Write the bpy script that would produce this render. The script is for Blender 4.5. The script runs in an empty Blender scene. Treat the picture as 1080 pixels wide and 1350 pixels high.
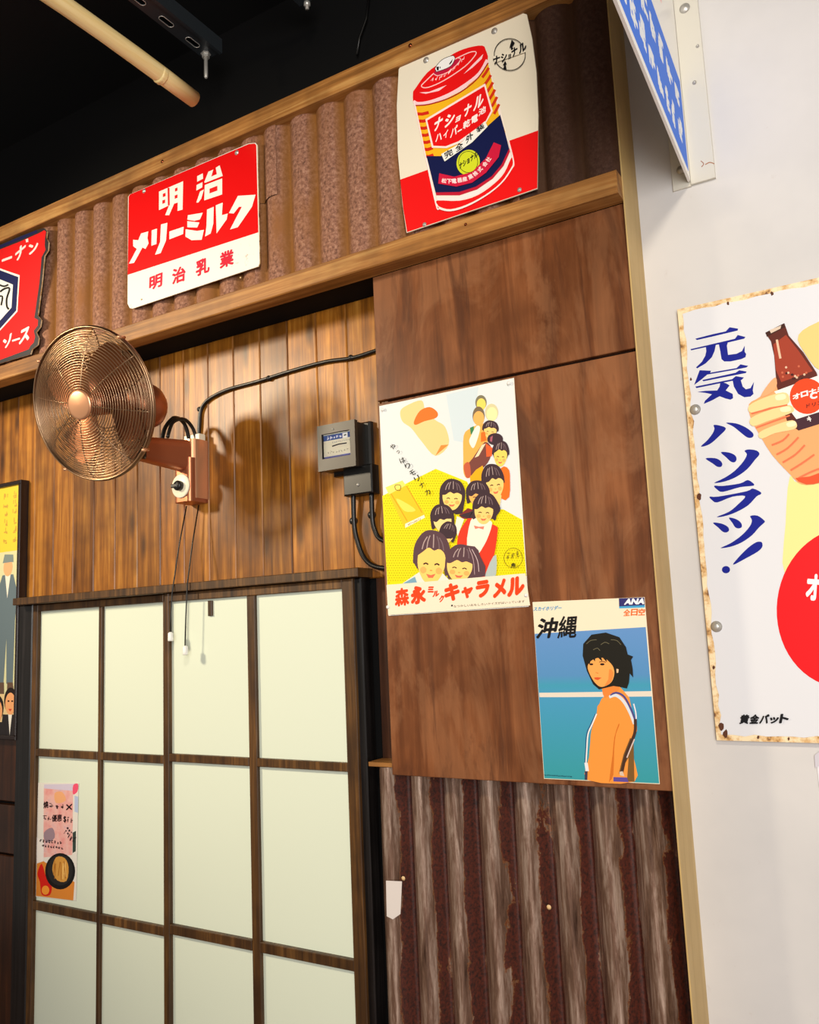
import bpy, bmesh, math, random
from mathutils import Vector, Matrix
random.seed(7)
C = bpy.context.scene.collection

# ------------------------------------------------------------------ camera
CAMH = 1.62                       # camera height above the shop floor
D = 2.1                           # camera distance from the plank wall (y = 0)
FPX = 1104.0
AX = Vector((1886, -237, -1104)).normalized()          # world X in camera (right, down, forward)
AZ = Vector((-347, -7903, 1104)); AZ = (AZ - AX * AX.dot(AZ)).normalized()
AY = AZ.cross(AX)
cam_d = bpy.data.cameras.new('camera'); cam = bpy.data.objects.new('camera', cam_d); C.objects.link(cam)
cam_d.sensor_fit = 'HORIZONTAL'; cam_d.sensor_width = 36.0; cam_d.lens = FPX / 1080 * 36.0
cam_d.clip_start = 0.01
right = Vector((AX.x, AY.x, AZ.x)); down = Vector((AX.y, AY.y, AZ.y)); fwd = Vector((AX.z, AY.z, AZ.z))
m = Matrix((right, -down, -fwd)).transposed().to_4x4()
m.translation = Vector((0, -D, CAMH)); cam.matrix_world = m
bpy.context.scene.camera = cam

def at(px, py, y=0.0):
    """point of the plane Y = y that the photograph shows at pixel (px, py)"""
    r = Vector((px - 540, py - 675, FPX))
    w = Vector((r.dot(AX), r.dot(AY), r.dot(AZ))) * ((y + D) / r.dot(AY))
    return Vector((w.x, y, w.z + CAMH))

# ------------------------------------------------------------------ world, lights, exposure
W = bpy.data.worlds.new('world'); bpy.context.scene.world = W; W.use_nodes = True
bg = W.node_tree.nodes['Background']; bg.inputs[0].default_value = (1.0, 0.93, 0.84, 1); bg.inputs[1].default_value = 0.24
vs = bpy.context.scene.view_settings
vs.view_transform = 'Standard'; vs.look = 'None'; vs.gamma = 1.0; vs.use_curve_mapping = False; vs.exposure = 0.35

def light(name, kind, loc, target, energy, color, **kw):
    l = bpy.data.lights.new(name, kind); l.energy = energy; l.color = color
    for k, v in kw.items(): setattr(l, k, v)
    o = bpy.data.objects.new(name, l); C.objects.link(o); o.location = loc
    o.rotation_euler = (Vector(target) - Vector(loc)).to_track_quat('-Z', 'Y').to_euler()
    return o
light('shop_front_daylight', 'AREA', (1.3, -4.2, 1.9), (-0.6, 0, 1.9), 118, (1.0, 0.965, 0.93), shape='RECTANGLE', size=1.6, size_y=1.8)
light('warm_track_spot', 'SPOT', (-3.9, -2.6, 3.2), (-2.3, 0, 2.1), 365, (1.0, 0.84, 0.60), spot_size=1.02, spot_blend=0.9, shadow_soft_size=0.2)
light('ceiling_downlight', 'SPOT', (0.5, -2.9, 3.5), (-1.1, 0, 1.6), 130, (1.0, 0.87, 0.68), spot_size=1.5, spot_blend=0.9, shadow_soft_size=0.15)

# ------------------------------------------------------------------ materials
def lin(c):
    return tuple(((v / 255) / 12.92 if v / 255 <= 0.04045 else ((v / 255 + 0.055) / 1.055) ** 2.4) for v in c) + (1,)
MATS = {}
class NT:
    def __init__(s, name):
        s.m = bpy.data.materials.new(name); s.m.use_nodes = True; s.t = s.m.node_tree; s.n = s.t.nodes; s.b = s.n['Principled BSDF']
    def node(s, kind, **kw):
        o = s.n.new(kind)
        for k, v in kw.items(): setattr(o, k, v)
        return o
    def link(s, a, b): s.t.links.new(a, b)
    def val(s, sock, v):
        if hasattr(v, 'is_output'): s.link(v, sock)
        else: sock.default_value = v
    def math(s, op, a, b=0.0, c=None, clamp=False):
        o = s.node('ShaderNodeMath', operation=op, use_clamp=clamp); s.val(o.inputs[0], a); s.val(o.inputs[1], b)
        if c is not None: s.val(o.inputs[2], c)
        return o.outputs[0]
    def mix(s, f, a, b, mode='MIX'):
        o = s.node('ShaderNodeMix', data_type='RGBA', blend_type=mode); s.val(o.inputs[0], f); s.val(o.inputs[6], a); s.val(o.inputs[7], b)
        return o.outputs[2]
    def ramp(s, f, stops):
        o = s.node('ShaderNodeValToRGB'); s.link(f, o.inputs[0]); e = o.color_ramp.elements
        while len(e) < len(stops): e.new(0.5)
        for i, (p, c) in enumerate(stops): e[i].position = p; e[i].color = c if len(c) == 4 else lin(c)
        return o.outputs[0]
    def coords(s, scale=(1, 1, 1), rand=0.0):
        tc = s.node('ShaderNodeTexCoord'); v = tc.outputs['Object']
        if rand:
            oi = s.node('ShaderNodeObjectInfo'); mu = s.math('MULTIPLY', oi.outputs['Random'], rand)
            ad = s.node('ShaderNodeVectorMath', operation='ADD'); s.link(v, ad.inputs[0])
            cb = s.node('ShaderNodeCombineXYZ')
            for i in range(3): s.link(mu, cb.inputs[i])
            s.link(cb.outputs[0], ad.inputs[1]); v = ad.outputs[0]
        mp = s.node('ShaderNodeMapping'); mp.inputs['Scale'].default_value = scale; s.link(v, mp.inputs[0]); return mp.outputs[0]
    def noise(s, v, scale, detail=4, rough=0.6, dist=0.0):
        o = s.node('ShaderNodeTexNoise'); s.link(v, o.inputs['Vector'])
        o.inputs['Scale'].default_value = scale; o.inputs['Detail'].default_value = detail
        o.inputs['Roughness'].default_value = rough; o.inputs['Distortion'].default_value = dist
        return o.outputs[0]
    def bump(s, h, strength, dist=0.002):
        o = s.node('ShaderNodeBump'); o.inputs['Strength'].default_value = strength; o.inputs['Distance'].default_value = dist
        s.link(h, o.inputs['Height']); s.link(o.outputs[0], s.b.inputs['Normal'])
    def out(s, col, rough=0.5, metal=0.0, spec=0.5):
        s.val(s.b.inputs['Base Color'], col); s.val(s.b.inputs['Roughness'], rough); s.val(s.b.inputs['Metallic'], metal)
        s.b.inputs['Specular IOR Level'].default_value = spec
        return s.m

def plain(name, rgb, rough=0.5, metal=0.0, spec=0.5):
    k = (name, rgb, rough, metal)
    if k not in MATS: MATS[k] = NT(name).out(lin(rgb), rough, metal, spec)
    return MATS[k]
def ink(rgb): return plain('print_%02x%02x%02x' % rgb, rgb, 0.5, 0, 0.18)

def wood(name, dark, mid, light_, stretch=(26, 26, 1.1), rough=0.42, rand=40.0, vary=0.35, knots=False, axis='z', bump=0.25, smear=False):
    t = NT(name)
    sc = stretch if axis == 'z' else (stretch[2], stretch[1], stretch[0])
    v = t.coords(sc, rand)
    a = t.noise(v, 1.0, 6, 0.62, 0.7); b = t.noise(v, 5.0, 3, 0.6, 0.1)
    g = t.math('ADD', t.math('MULTIPLY', a, 0.75), t.math('MULTIPLY', b, 0.25))
    col = t.ramp(g, [(0.30, dark), (0.50, mid), (0.68, light_)])
    oi = t.node('ShaderNodeObjectInfo')
    f = t.math('ADD', t.math('MULTIPLY', oi.outputs['Random'], vary), 1.0 - vary * 0.5)
    cb = t.node('ShaderNodeCombineColor')
    for i in range(3): t.link(f, cb.inputs[i])
    col = t.mix(1.0, col, cb.outputs[0], 'MULTIPLY')
    w = t.coords((1, 1, 1), rand)
    blot = t.noise(w, 5.0, 3, 0.6)
    col = t.mix(t.ramp(blot, [(0.40, (0, 0, 0)), (0.66, (255, 255, 255))]), col, t.mix(0.55, col, lin(dark)))
    if smear:
        sn = t.noise(t.coords((5, 5, 1.6), rand), 1.0, 5, 0.65, 1.6)
        col = t.mix(t.math('MULTIPLY', t.ramp(sn, [(0.46, (0, 0, 0)), (0.56, (255, 255, 255))]), 0.38), col, lin((150, 102, 68)))
        sd = t.noise(t.coords((9, 9, 1.2), rand + 7), 1.0, 5, 0.7, 1.2)
        col = t.mix(t.math('MULTIPLY', t.ramp(sd, [(0.54, (0, 0, 0)), (0.66, (255, 255, 255))]), 0.6), col, lin((66, 36, 22)))
    if knots:
        kv = t.coords((6.5, 1, 2.0), rand); vo = t.node('ShaderNodeTexVoronoi', voronoi_dimensions='2D'); sp_ = t.node('ShaderNodeSeparateXYZ'); t.link(kv, sp_.inputs[0]); cx_ = t.node('ShaderNodeCombineXYZ'); t.link(sp_.outputs[0], cx_.inputs[0]); t.link(sp_.outputs[2], cx_.inputs[1]); t.link(cx_.outputs[0], vo.inputs['Vector']); vo.inputs['Scale'].default_value = 1.0
        vo.inputs['Randomness'].default_value = 1.0
        k = t.ramp(vo.outputs['Distance'], [(0.03, (215, 215, 215)), (0.13, (0, 0, 0))])
        col = t.mix(k, col, lin((38, 18, 8)))
    t.bump(g, bump)
    return t.out(col, rough, 0, 0.4)

def rust_upper(name='rusty_corrugated_iron', dark=False):
    t = NT(name)
    v = t.coords(); n = t.noise(v, 90, 5, 0.75); n2 = t.noise(t.coords((1, 1, 0.35)), 7, 4, 0.6, 0.4)
    col = t.ramp(n, [(0.30, (72, 46, 36)), (0.5, (142, 99, 80)), (0.70, (182, 141, 118))])
    col = t.mix(t.ramp(n2, [(0.50, (0, 0, 0)), (0.72, (255, 255, 255))]), col, lin((140, 92, 54)))
    sx = t.node('ShaderNodeSeparateXYZ'); tc = t.node('ShaderNodeTexCoord'); t.link(tc.outputs['Object'], sx.inputs[0])
    c = t.math('COSINE', t.math('MULTIPLY', sx.outputs[0], 2 * math.pi / PITCH))      # 1 on a crest, -1 in a furrow
    f = t.math('MULTIPLY_ADD', c, -0.8, 0.08, True)
    f = t.math('MULTIPLY', f, t.math('ADD', n2, 0.45), None, True)
    col = t.mix(f, col, lin((128, 82, 26)))
    if dark: col = t.mix(0.86, col, lin((48, 27, 17)))  # same rust with the projecting sign's shade mixed into the colour
    t.bump(n, 0.5, 0.0015)
    return t.out(col, 0.72, 0.15, 0.3)

def rust_lower():
    t = NT('weathered_galvanised_iron')
    vz = t.coords((1, 1, 0.10)); n = t.noise(vz, 60, 5, 0.7, 0.3); n2 = t.noise(t.coords((1, 1, 0.45)), 9, 4, 0.62, 0.5); n3 = t.noise(t.coords(), 130, 4, 0.7)
    col = t.ramp(n, [(0.26, (58, 38, 28)), (0.48, (126, 98, 82)), (0.74, (206, 184, 168))])
    sx = t.node('ShaderNodeSeparateXYZ'); tc = t.node('ShaderNodeTexCoord'); t.link(tc.outputs['Object'], sx.inputs[0])
    c = t.math('COSINE', t.math('ADD', t.math('MULTIPLY', sx.outputs[0], 2 * math.pi / PITCH), 0.45))
    f = t.math('ADD', t.math('MULTIPLY_ADD', c, -0.9, -0.45), t.math('MULTIPLY', t.math('SUBTRACT', n2, 0.5), 2.6))
    f = t.math('ADD', f, t.math('MULTIPLY', t.math('SUBTRACT', n3, 0.5), 0.5))
    r = t.ramp(f, [(0.0, (0, 0, 0)), (0.10, (255, 255, 255))])
    edge = t.ramp(f, [(0.0, (0, 0, 0)), (0.04, (255, 255, 255)), (0.12, (0, 0, 0))])
    rc = t.ramp(n3, [(0.35, (34, 12, 6)), (0.6, (84, 32, 16))])
    col = t.mix(r, col, rc); col = t.mix(t.math('MULTIPLY', edge, 0.5), col, lin((150, 92, 40)))
    t.bump(n, 0.35, 0.0015)
    rough = t.ramp(f, [(0.0, (95, 95, 95, 255)[:3]), (0.15, (185, 185, 185))])
    return t.out(col, t.math('ADD', rough, 0.12), t.math('MULTIPLY', t.math('SUBTRACT', 1.0, r), 0.45), 0.5)

def wall_paint():
    t = NT('white_wall_paint'); n = t.noise(t.coords(), 3.0, 4, 0.6); n2 = t.noise(t.coords(), 22, 5, 0.7)
    col = t.ramp(n, [(0.3, (200, 199, 199)), (0.7, (211, 209, 208))])
    col = t.mix(t.math('MULTIPLY', t.ramp(n2, [(0.66, (0, 0, 0)), (0.78, (255, 255, 255))]), 0.25), col, lin((170, 150, 140)))
    t.bump(n2, 0.08, 0.001); return t.out(col, 0.62, 0, 0.3)

def enamel_edge():
    t = NT('rusty_enamel_edge'); n = t.noise(t.coords(), 26, 5, 0.7)
    return t.out(t.ramp(n, [(0.34, (96, 48, 20)), (0.41, (206, 160, 96)), (0.56, (242, 222, 182))]), 0.5)

def enamel_white(name, rgb, rust=0.62):
    t = NT(name); n = t.noise(t.coords(), 34, 5, 0.72); n2 = t.noise(t.coords(), 4, 2)
    f = t.math('MULTIPLY', t.ramp(n, [(rust, (0, 0, 0)), (rust + 0.05, (255, 255, 255))]), t.ramp(n2, [(0.5, (0, 0, 0)), (0.6, (255, 255, 255))]))
    return t.out(t.mix(f, lin(rgb), lin((150, 92, 50))), 0.25, 0, 0.5)

PITCH = 0.1035
M = {}
M['plank'] = wood('stained_cedar_plank', (70, 36, 8), (156, 96, 26), (206, 142, 56), (30, 30, 1.3), 0.36, 40, 0.55, True)
M['beam'] = wood('oak_beam', (88, 52, 18), (166, 112, 54), (208, 160, 94), (34, 34, 1.0), 0.5, 20, 0.1, False, 'x')
M['panel'] = wood('red_brown_plywood', (74, 38, 16), (118, 68, 36), (150, 94, 56), (14, 14, 0.8), 0.34, 30, 0.15, False, 'z', 0.12, True)
M['doorwood'] = wood('dark_door_frame_wood', (38, 22, 9), (80, 52, 22), (124, 86, 42), (40, 40, 1.6), 0.45, 30, 0.25)
M['darkwood'] = wood('dark_brown_wood', (30, 14, 6), (62, 32, 14), (92, 52, 26), (20, 20, 1.0), 0.35, 30, 0.2)
M['blackpost'] = wood('black_stained_post', (10, 8, 8), (24, 21, 20), (46, 42, 42), (40, 40, 1.0), 0.3, 30, 0.1)
M['rust1'] = rust_upper(); M['rust1_shaded'] = rust_upper('shaded_corrugated_iron', True); M['rust2'] = rust_lower(); M['white'] = wall_paint(); M['edge'] = enamel_edge()
M['black'] = plain('black_ceiling_paint', (11, 12, 13), 0.75, 0, 0.25)
M['blackw'] = plain('black_wall_paint', (4, 4, 5), 0.8, 0, 0.2)
M['tan'] = wood('tan_end_board', (176, 146, 88), (196, 166, 108), (208, 180, 124), (14, 14, 0.7), 0.5, 0, 0.0, False, 'z', 0.05)
M['floor'] = plain('brown_floor_tile', (150, 118, 104), 0.5)
M['pane'] = plain('frosted_white_glass', (218, 227, 209), 0.22, 0, 0.5)
M['copper'] = plain('brushed_copper', (226, 168, 128), 0.32, 0.7)
M['copper2'] = plain('hammered_copper', (186, 116, 82), 0.34, 0.75)
M['wire'] = plain('antique_copper_wire', (164, 134, 106), 0.28, 1.0)
M['blade'] = plain('copper_fan_blade', (140, 88, 58), 0.4, 0.9)
M['cable'] = plain('black_rubber_cable', (14, 13, 13), 0.35)
M['plastic'] = plain('black_plastic', (18, 18, 17), 0.35)
M['grey'] = plain('dark_grey_cover', (54, 47, 38), 0.4)
M['steel'] = plain('zinc_steel', (196, 194, 188), 0.35, 0.55)
M['cream'] = plain('cream_plastic', (236, 230, 206), 0.4)
M['whitep'] = plain('white_plastic', (240, 240, 236), 0.4)
def bamboo():
    t = NT('pale_bamboo'); n = t.noise(t.coords((20, 1, 20)), 4, 4, 0.6)
    return t.out(t.ramp(n, [(0.3, (232, 204, 136)), (0.7, (248, 228, 172))]), 0.4)
M['bamboo'] = bamboo()
M['strut'] = plain('black_painted_strut', (50, 56, 61), 0.35, 0.3)
M['frame'] = plain('dark_lacquer_frame', (30, 16, 12), 0.25)

# ------------------------------------------------------------------ geometry helpers
class MB:
    def __init__(s): s.v = []; s.f = []; s.mi = []; s.mats = []; s.smooth = []
    def slot(s, mat):
        if mat not in s.mats: s.mats.append(mat)
        return s.mats.index(mat)
    def add(s, vs_, fs, mat, smooth=False):
        o = len(s.v); s.v += [Vector(x) for x in vs_]; i = s.slot(mat)
        for f in fs: s.f.append(tuple(o + k for k in f)); s.mi.append(i); s.smooth.append(smooth)
        return s
    def box(s, x0, x1, y0, y1, z0, z1, mat, ch=0.0):
        """box, front is y0 (towards the camera); ch chamfers the four front edges"""
        if ch <= 0:
            v = [(x0, y0, z0), (x1, y0, z0), (x1, y0, z1), (x0, y0, z1), (x0, y1, z0), (x1, y1, z0), (x1, y1, z1), (x0, y1, z1)]
            return s.add(v, [(0, 1, 2, 3), (5, 4, 7, 6), (4, 0, 3, 7), (1, 5, 6, 2), (3, 2, 6, 7), (4, 5, 1, 0)], mat)
        v = [(x0 + ch, y0, z0 + ch), (x1 - ch, y0, z0 + ch), (x1 - ch, y0, z1 - ch), (x0 + ch, y0, z1 - ch)]
        v += [(x0, y0 + ch, z0), (x1, y0 + ch, z0), (x1, y0 + ch, z1), (x0, y0 + ch, z1)]
        v += [(x0, y1, z0), (x1, y1, z0), (x1, y1, z1), (x0, y1, z1)]
        f = [(0, 1, 2, 3), (9, 8, 11, 10)]
        for a, b in ((0, 4), (4, 8)):
            for k in range(4): f.append((a + k, b + k, b + (k + 1) % 4, a + (k + 1) % 4)[::-1] if False else (b + k, b + (k + 1) % 4, a + (k + 1) % 4, a + k))
        return s.add(v, f, mat)
    def prism(s, pts, off, mat, smooth=False):
        """closed polygon pts (3-D) pushed along off"""
        n = len(pts); v = [Vector(p) for p in pts] + [Vector(p) + Vector(off) for p in pts]
        f = [tuple(range(n)), tuple(range(2 * n - 1, n - 1, -1))] + [(k, k + n, (k + 1) % n + n, (k + 1) % n) for k in range(n)]
        return s.add(v, f, mat, smooth)
    def tube(s, path, r, mat, seg=8, closed=False, caps=True):
        path = [Vector(p) for p in path]; n = len(path); v = []; up = None
        rr = r if isinstance(r, (list, tuple)) else [r] * n
        for i, p in enumerate(path):
            a = path[(i - 1) % n] if closed or i > 0 else p; b = path[(i + 1) % n] if closed or i < n - 1 else p
            d = (b - a).normalized()
            if up is None: up = d.orthogonal().normalized()
            up = (up - d * up.dot(d)).normalized(); w = d.cross(up)
            for k in range(seg):
                t = 2 * math.pi * k / seg; v.append(p + (up * math.cos(t) + w * math.sin(t)) * rr[i])
        f = []
        for i in range(n if closed else n - 1):
            j = (i + 1) % n
            for k in range(seg): f.append((i * seg + k, i * seg + (k + 1) % seg, j * seg + (k + 1) % seg, j * seg + k))
        if caps and not closed: f += [tuple(range(seg))[::-1], tuple((n - 1) * seg + k for k in range(seg))]
        return s.add(v, f, mat, True)
    def ring(s, c, u, w, rad, r, mat, n=64, seg=5):
        return s.tube([c + (u * math.cos(2 * math.pi * k / n) + w * math.sin(2 * math.pi * k / n)) * rad for k in range(n)], r, mat, seg, True)
    def lathe(s, c, d, prof, mat, seg=32, smooth=True):
        """prof = [(radius, along d)]"""
        d = Vector(d).normalized(); u = d.orthogonal().normalized(); w = d.cross(u); v = []
        for r, a in prof:
            for k in range(seg):
                t = 2 * math.pi * k / seg; v.append(Vector(c) + d * a + (u * math.cos(t) + w * math.sin(t)) * max(r, 1e-5))
        n = len(prof)
        f = [(i * seg + k, i * seg + (k + 1) % seg, (i + 1) * seg + (k + 1) % seg, (i + 1) * seg + k) for i in range(n - 1) for k in range(seg)]
        f += [tuple(range(seg))[::-1], tuple((n - 1) * seg + k for k in range(seg))]
        return s.add(v, f, mat, smooth)
    def base(s):
        xs = [p.x for p in s.v]; ys = [p.y for p in s.v]; zs = [p.z for p in s.v]
        return Vector(((min(xs) + max(xs)) / 2, (min(ys) + max(ys)) / 2, min(zs)))

def wloc(o):
    v = Vector(o.location)
    while o.parent: o = o.parent; v += o.location
    return v
def build(name, mb, parent=None, label=None, cat=None, group=None, kind=None, origin=None):
    loc = wloc(parent) if parent else (origin if origin is not None else mb.base())
    org = mb.base() if parent else loc
    me = bpy.data.meshes.new(name); me.from_pydata([p - org for p in mb.v], [], mb.f)
    for x in mb.mats: me.materials.append(x)
    me.polygons.foreach_set('material_index', mb.mi); me.polygons.foreach_set('use_smooth', mb.smooth); me.update()
    bm = bmesh.new(); bm.from_mesh(me)
    if parent is None or True: bmesh.ops.recalc_face_normals(bm, faces=bm.faces)
    bm.to_mesh(me); bm.free()
    o = bpy.data.objects.new(name, me); C.objects.link(o)
    if parent: o.parent = parent; o.location = org - loc
    else: o.location = org
    return tag(o, label, cat, group, kind)
def flatbuild(name, mb, parent, label=None):
    loc = wloc(parent); me = bpy.data.meshes.new(name); org = mb.base()
    me.from_pydata([p - org for p in mb.v], [], mb.f)
    for x in mb.mats: me.materials.append(x)
    me.polygons.foreach_set('material_index', mb.mi); me.update()
    o = bpy.data.objects.new(name, me); C.objects.link(o); o.parent = parent; o.location = org - loc
    if label: o['label'] = label
    return o
def tag(o, label=None, cat=None, group=None, kind=None):
    if label: o['label'] = label
    if cat: o['category'] = cat
    if group: o['group'] = group
    if kind: o['kind'] = kind
    return o
def thing(name, loc, label, cat=None, group=None, kind=None):
    o = bpy.data.objects.new(name, None); C.objects.link(o); o.location = loc; o.empty_display_size = 0.05
    return tag(o, label, cat, group, kind)
def copy_part(o, parent, loc, name=None):
    c = o.copy(); C.objects.link(c); c.parent = parent; c.location = Vector(loc) - wloc(parent)
    return c

# ------------------------------------------------------------------ print helpers (flat ink on signs and posters)
def Z(ox, oy, s):
    return lambda *pts: [(ox + x / s, oy + y / s) for x, y in pts]
def catmull(pts, n=5, closed=True):
    out = []; N = len(pts)
    for i in range(N if closed else N - 1):
        g = lambda k: pts[k % N] if closed else pts[min(max(k, 0), N - 1)]
        p0, p1, p2, p3 = g(i - 1), g(i), g(i + 1), g(i + 2)
        for k in range(n):
            t = k / n
            out.append(tuple(0.5 * (2 * b + (c - a) * t + (2 * a - 5 * b + 4 * c - d) * t * t + (3 * b - a - 3 * c + d) * t ** 3) for a, b, c, d in zip(p0, p1, p2, p3)))
    if not closed: out.append(tuple(pts[-1]))
    return out
GL = {}
def glyph(s):
    """outline of a piece of writing as flat triangles in a unit box"""
    if s in GL: return GL[s]
    cu = bpy.data.curves.new('lettering', 'FONT'); cu.body = s; cu.resolution_u = 3; cu.fill_mode = 'FRONT'
    ob = bpy.data.objects.new('lettering', cu); C.objects.link(ob)
    dg = bpy.context.evaluated_depsgraph_get(); ev = ob.evaluated_get(dg); me = ev.to_mesh()
    v = [(p.co.x, p.co.y) for p in me.vertices]; f = [tuple(p.vertices) for p in me.polygons]
    ev.to_mesh_clear(); bpy.data.objects.remove(ob); bpy.data.curves.remove(cu)
    GL[s] = (v, f); return GL[s]
class Print:
    """ink layers on the plane that put(px, py, lift) maps a pixel to"""
    STEP = 0.000025
    def __init__(s, y, put=None):
        s.y = y; s.pic = MB(); s.let = MB(); s.small = MB(); s.chars = []; s.k = 1
        s.put = put or (lambda px, py, lift: at(px, py, s.y - lift))
    def poly(s, pts, rgb, smooth=0, mb=None):
        if smooth: pts = catmull(pts, smooth)
        L = s.k * s.STEP; s.k += 1
        (mb or s.pic).add([s.put(x, y, L) for x, y in pts], [tuple(range(len(pts)))], ink(rgb) if isinstance(rgb, tuple) else rgb)
    def ell(s, cx, cy, rx, ry, rgb, rot=0.0, n=28):
        c, d = math.cos(rot), math.sin(rot)
        s.poly([(cx + rx * math.cos(t) * c - ry * math.sin(t) * d, cy + rx * math.cos(t) * d + ry * math.sin(t) * c) for t in [2 * math.pi * k / n for k in range(n)]], rgb)
    def line(s, pts, w, rgb, smooth=0, closed=False, mb=None):
        if smooth: pts = catmull(pts, smooth, closed)
        if closed: pts = list(pts) + [pts[0]]
        P = [Vector(p) for p in pts]; L = s.k * s.STEP; s.k += 1; v = []
        for i, p in enumerate(P):
            a = P[i - 1] if i else (P[-2] if closed else p); b = P[i + 1] if i < len(P) - 1 else (P[1] if closed else p)
            d = (b - a).normalized(); nrm = Vector((-d.y, d.x)) * w / 2
            v += [s.put(*(p + nrm), L), s.put(*(p - nrm), L)]
        (mb or s.pic).add(v, [(2 * i, 2 * i + 1, 2 * i + 3, 2 * i + 2) for i in range(len(P) - 1)], ink(rgb) if isinstance(rgb, tuple) else rgb)
    def char(s):
        """start a new traced character"""
        s.let = MB(); s.chars.append(s.let); return s.let
    def word(s, body, bl, br, tl, rgb, bold=0.0):
        B, R, T = Vector(bl), Vector(br), Vector(tl); n = len(body)
        for i, ch in enumerate(body):
            h = (0.35, 0.55) if ch in 'ー' else ((0.0, 0.68) if ch in 'ッャョ' else (0.0, 1.0))
            b0_ = B + (R - B) * (i + .04) / n + (T - B) * h[0]; s.text(ch, b0_, b0_ + (R - B) * .92 / n, b0_ + (T - B) * (h[1] - h[0]), rgb, bold)
    def text(s, body, bl, br, tl, rgb, bold=0.0, tr=None):
        """ink box of the writing goes to the parallelogram bl-br-tl (pixels); bold in ems"""
        tgt = s.char() if len(body) == 1 else s.small
        v, f = glyph(body)
        if not v: return
        offs = [(0, 0)] if bold <= 0 else [(bold * math.cos(t), bold * math.sin(t)) for t in [math.pi * k / 4 for k in range(8)]] + [(0, 0)]
        x0 = min(p[0] for p in v) - bold; x1 = max(p[0] for p in v) + bold; y0 = min(p[1] for p in v) - bold; y1 = max(p[1] for p in v) + bold
        B, R, T = Vector(bl), Vector(br), Vector(tl); Q = Vector(tr) if tr else R + T - B
        L = s.k * s.STEP; s.k += 3
        for oi_, (ox, oy) in enumerate(offs):
            pv = []; L += 0.000006
            for x, y in v:
                a = (x + ox - x0) / (x1 - x0); b = (y + oy - y0) / (y1 - y0)
                p = B * (1 - a) * (1 - b) + R * a * (1 - b) + T * (1 - a) * b + Q * a * b
                pv.append(s.put(p.x, p.y, L))
            tgt.add(pv, f, ink(rgb))
    def scribble(s, bl, br, tl, n, rgb, w=0.14, seed=1, m=5):
        """marks too small to read: short strokes in n cells"""
        rnd = random.Random(seed); B, R, T = Vector(bl), Vector(br), Vector(tl); ex = (R - B) / n; ey = T - B; L = s.k * s.STEP; s.k += 1; s.k += 1
        for i in range(n):
            for _ in range(m):
                hor = rnd.random() < 0.55; a = rnd.uniform(0.08, 0.5); b = rnd.uniform(0.08, 0.85); l = rnd.uniform(0.3, 0.55)
                q = [(a, b), (min(a + l, .92), b), (min(a + l, .92), b + w), (a, b + w)] if hor else [(a, b * .4), (a + w, b * .4), (a + w, b * .4 + l), (a, b * .4 + l)]
                L_ = L + _ * 0.000006; s.small.add([s.put(*(B + ex * (i + x) + ey * y), L_) for x, y in q], [(0, 1, 2, 3)], ink(rgb))
    def done(s, parent, piclabel=None, letlabel=None):
        if s.pic.v: flatbuild('printed_picture', s.pic, parent, piclabel)
        for c_ in s.chars:
            if c_.v: flatbuild('letter', c_, parent)
        if s.small.v: flatbuild('small_lettering', s.small, parent)['kind'] = 'stuff'
def plate(name, pts, y, th, mat, parent, smooth=0, edge=None, label=None):
    if smooth: pts = catmull(pts, smooth)
    mb = MB(); P = [at(x, z, y) for x, z in pts]; mb.prism(P, (0, th, 0), mat)
    if edge: mb.mi[2:] = [mb.slot(edge)] * (len(mb.mi) - 2)
    return build(name, mb, parent, label)
def screw(parent, px, py, y, r=0.006, mat=None, name='screw'):
    mb = MB(); c = at(px, py, y); mt = mat or M['steel']
    mb.lathe(c, (0, -1, 0), [(r, 0), (r, 0.0012), (r * 0.62, 0.0014), (r * 0.6, 0.003), (r * 0.3, 0.0036)], mt, 14)
    return build(name, mb, parent)

# ================================================================== THE SETTING
def S(name, mb, **kw): return build(name, mb, kind='structure', **kw)
ZH = CAMH
S('floor', MB().box(-5, 3, -5.5, 0.15, -0.1, 0, M['floor']))
S('ceiling', MB().box(-5, 3, -5.5, 0.15, ZH + 2.205, ZH + 2.3, M['black']))
wb = S('wall_back', MB().box(-5, -0.5, 0.016, 0.15, 0, ZH + 2.205, M['blackw']))
S('wall_right', MB().box(-0.497, 3, -0.02, 0.15, 0, ZH + 2.205, M['white']))
# planks, one object each (shared mesh)
z0, z1 = ZH + 0.155, ZH + 1.03; PW = 0.1185
proto = None
for k in range(25):
    xc = -1.438 + PW / 2 + PW * 1 - k * PW
    if proto is None:
        proto = build('plank', MB().box(xc - PW / 2 + .0012, xc + PW / 2 - .0012, -0.001, 0.016, z0, z1, M['plank'], 0.003), wb)
    else: copy_part(proto, wb, (xc, 0.0075, z0))
# dark board between door post and poster panel, with a little ledge under it
build('board', MB().box(-1.362, -1.236, -0.001, 0.016, ZH - 0.37, z0, M['darkwood'], 0.002), wb)
build('ledge', MB().box(-1.362, -1.2, -0.075, 0.016, ZH - 0.378, ZH - 0.366, M['beam'], 0.001), wb)
# dark wainscot left of the door
for (a, b, c_, d_) in ((-4.2, -2.985, ZH - 0.60, ZH + 0.154), (-4.2, -2.985, ZH - 0.79, ZH - 0.61), (-4.2, -3.06, 0, ZH - 0.80), (-3.05, -2.985, 0, ZH - 0.80)):
    build('wainscot_board', MB().box(a, b, -0.012 if d_ - c_ < .2 else 0.0, 0.016, c_, d_, M['darkwood'], 0.004), wb)

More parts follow.
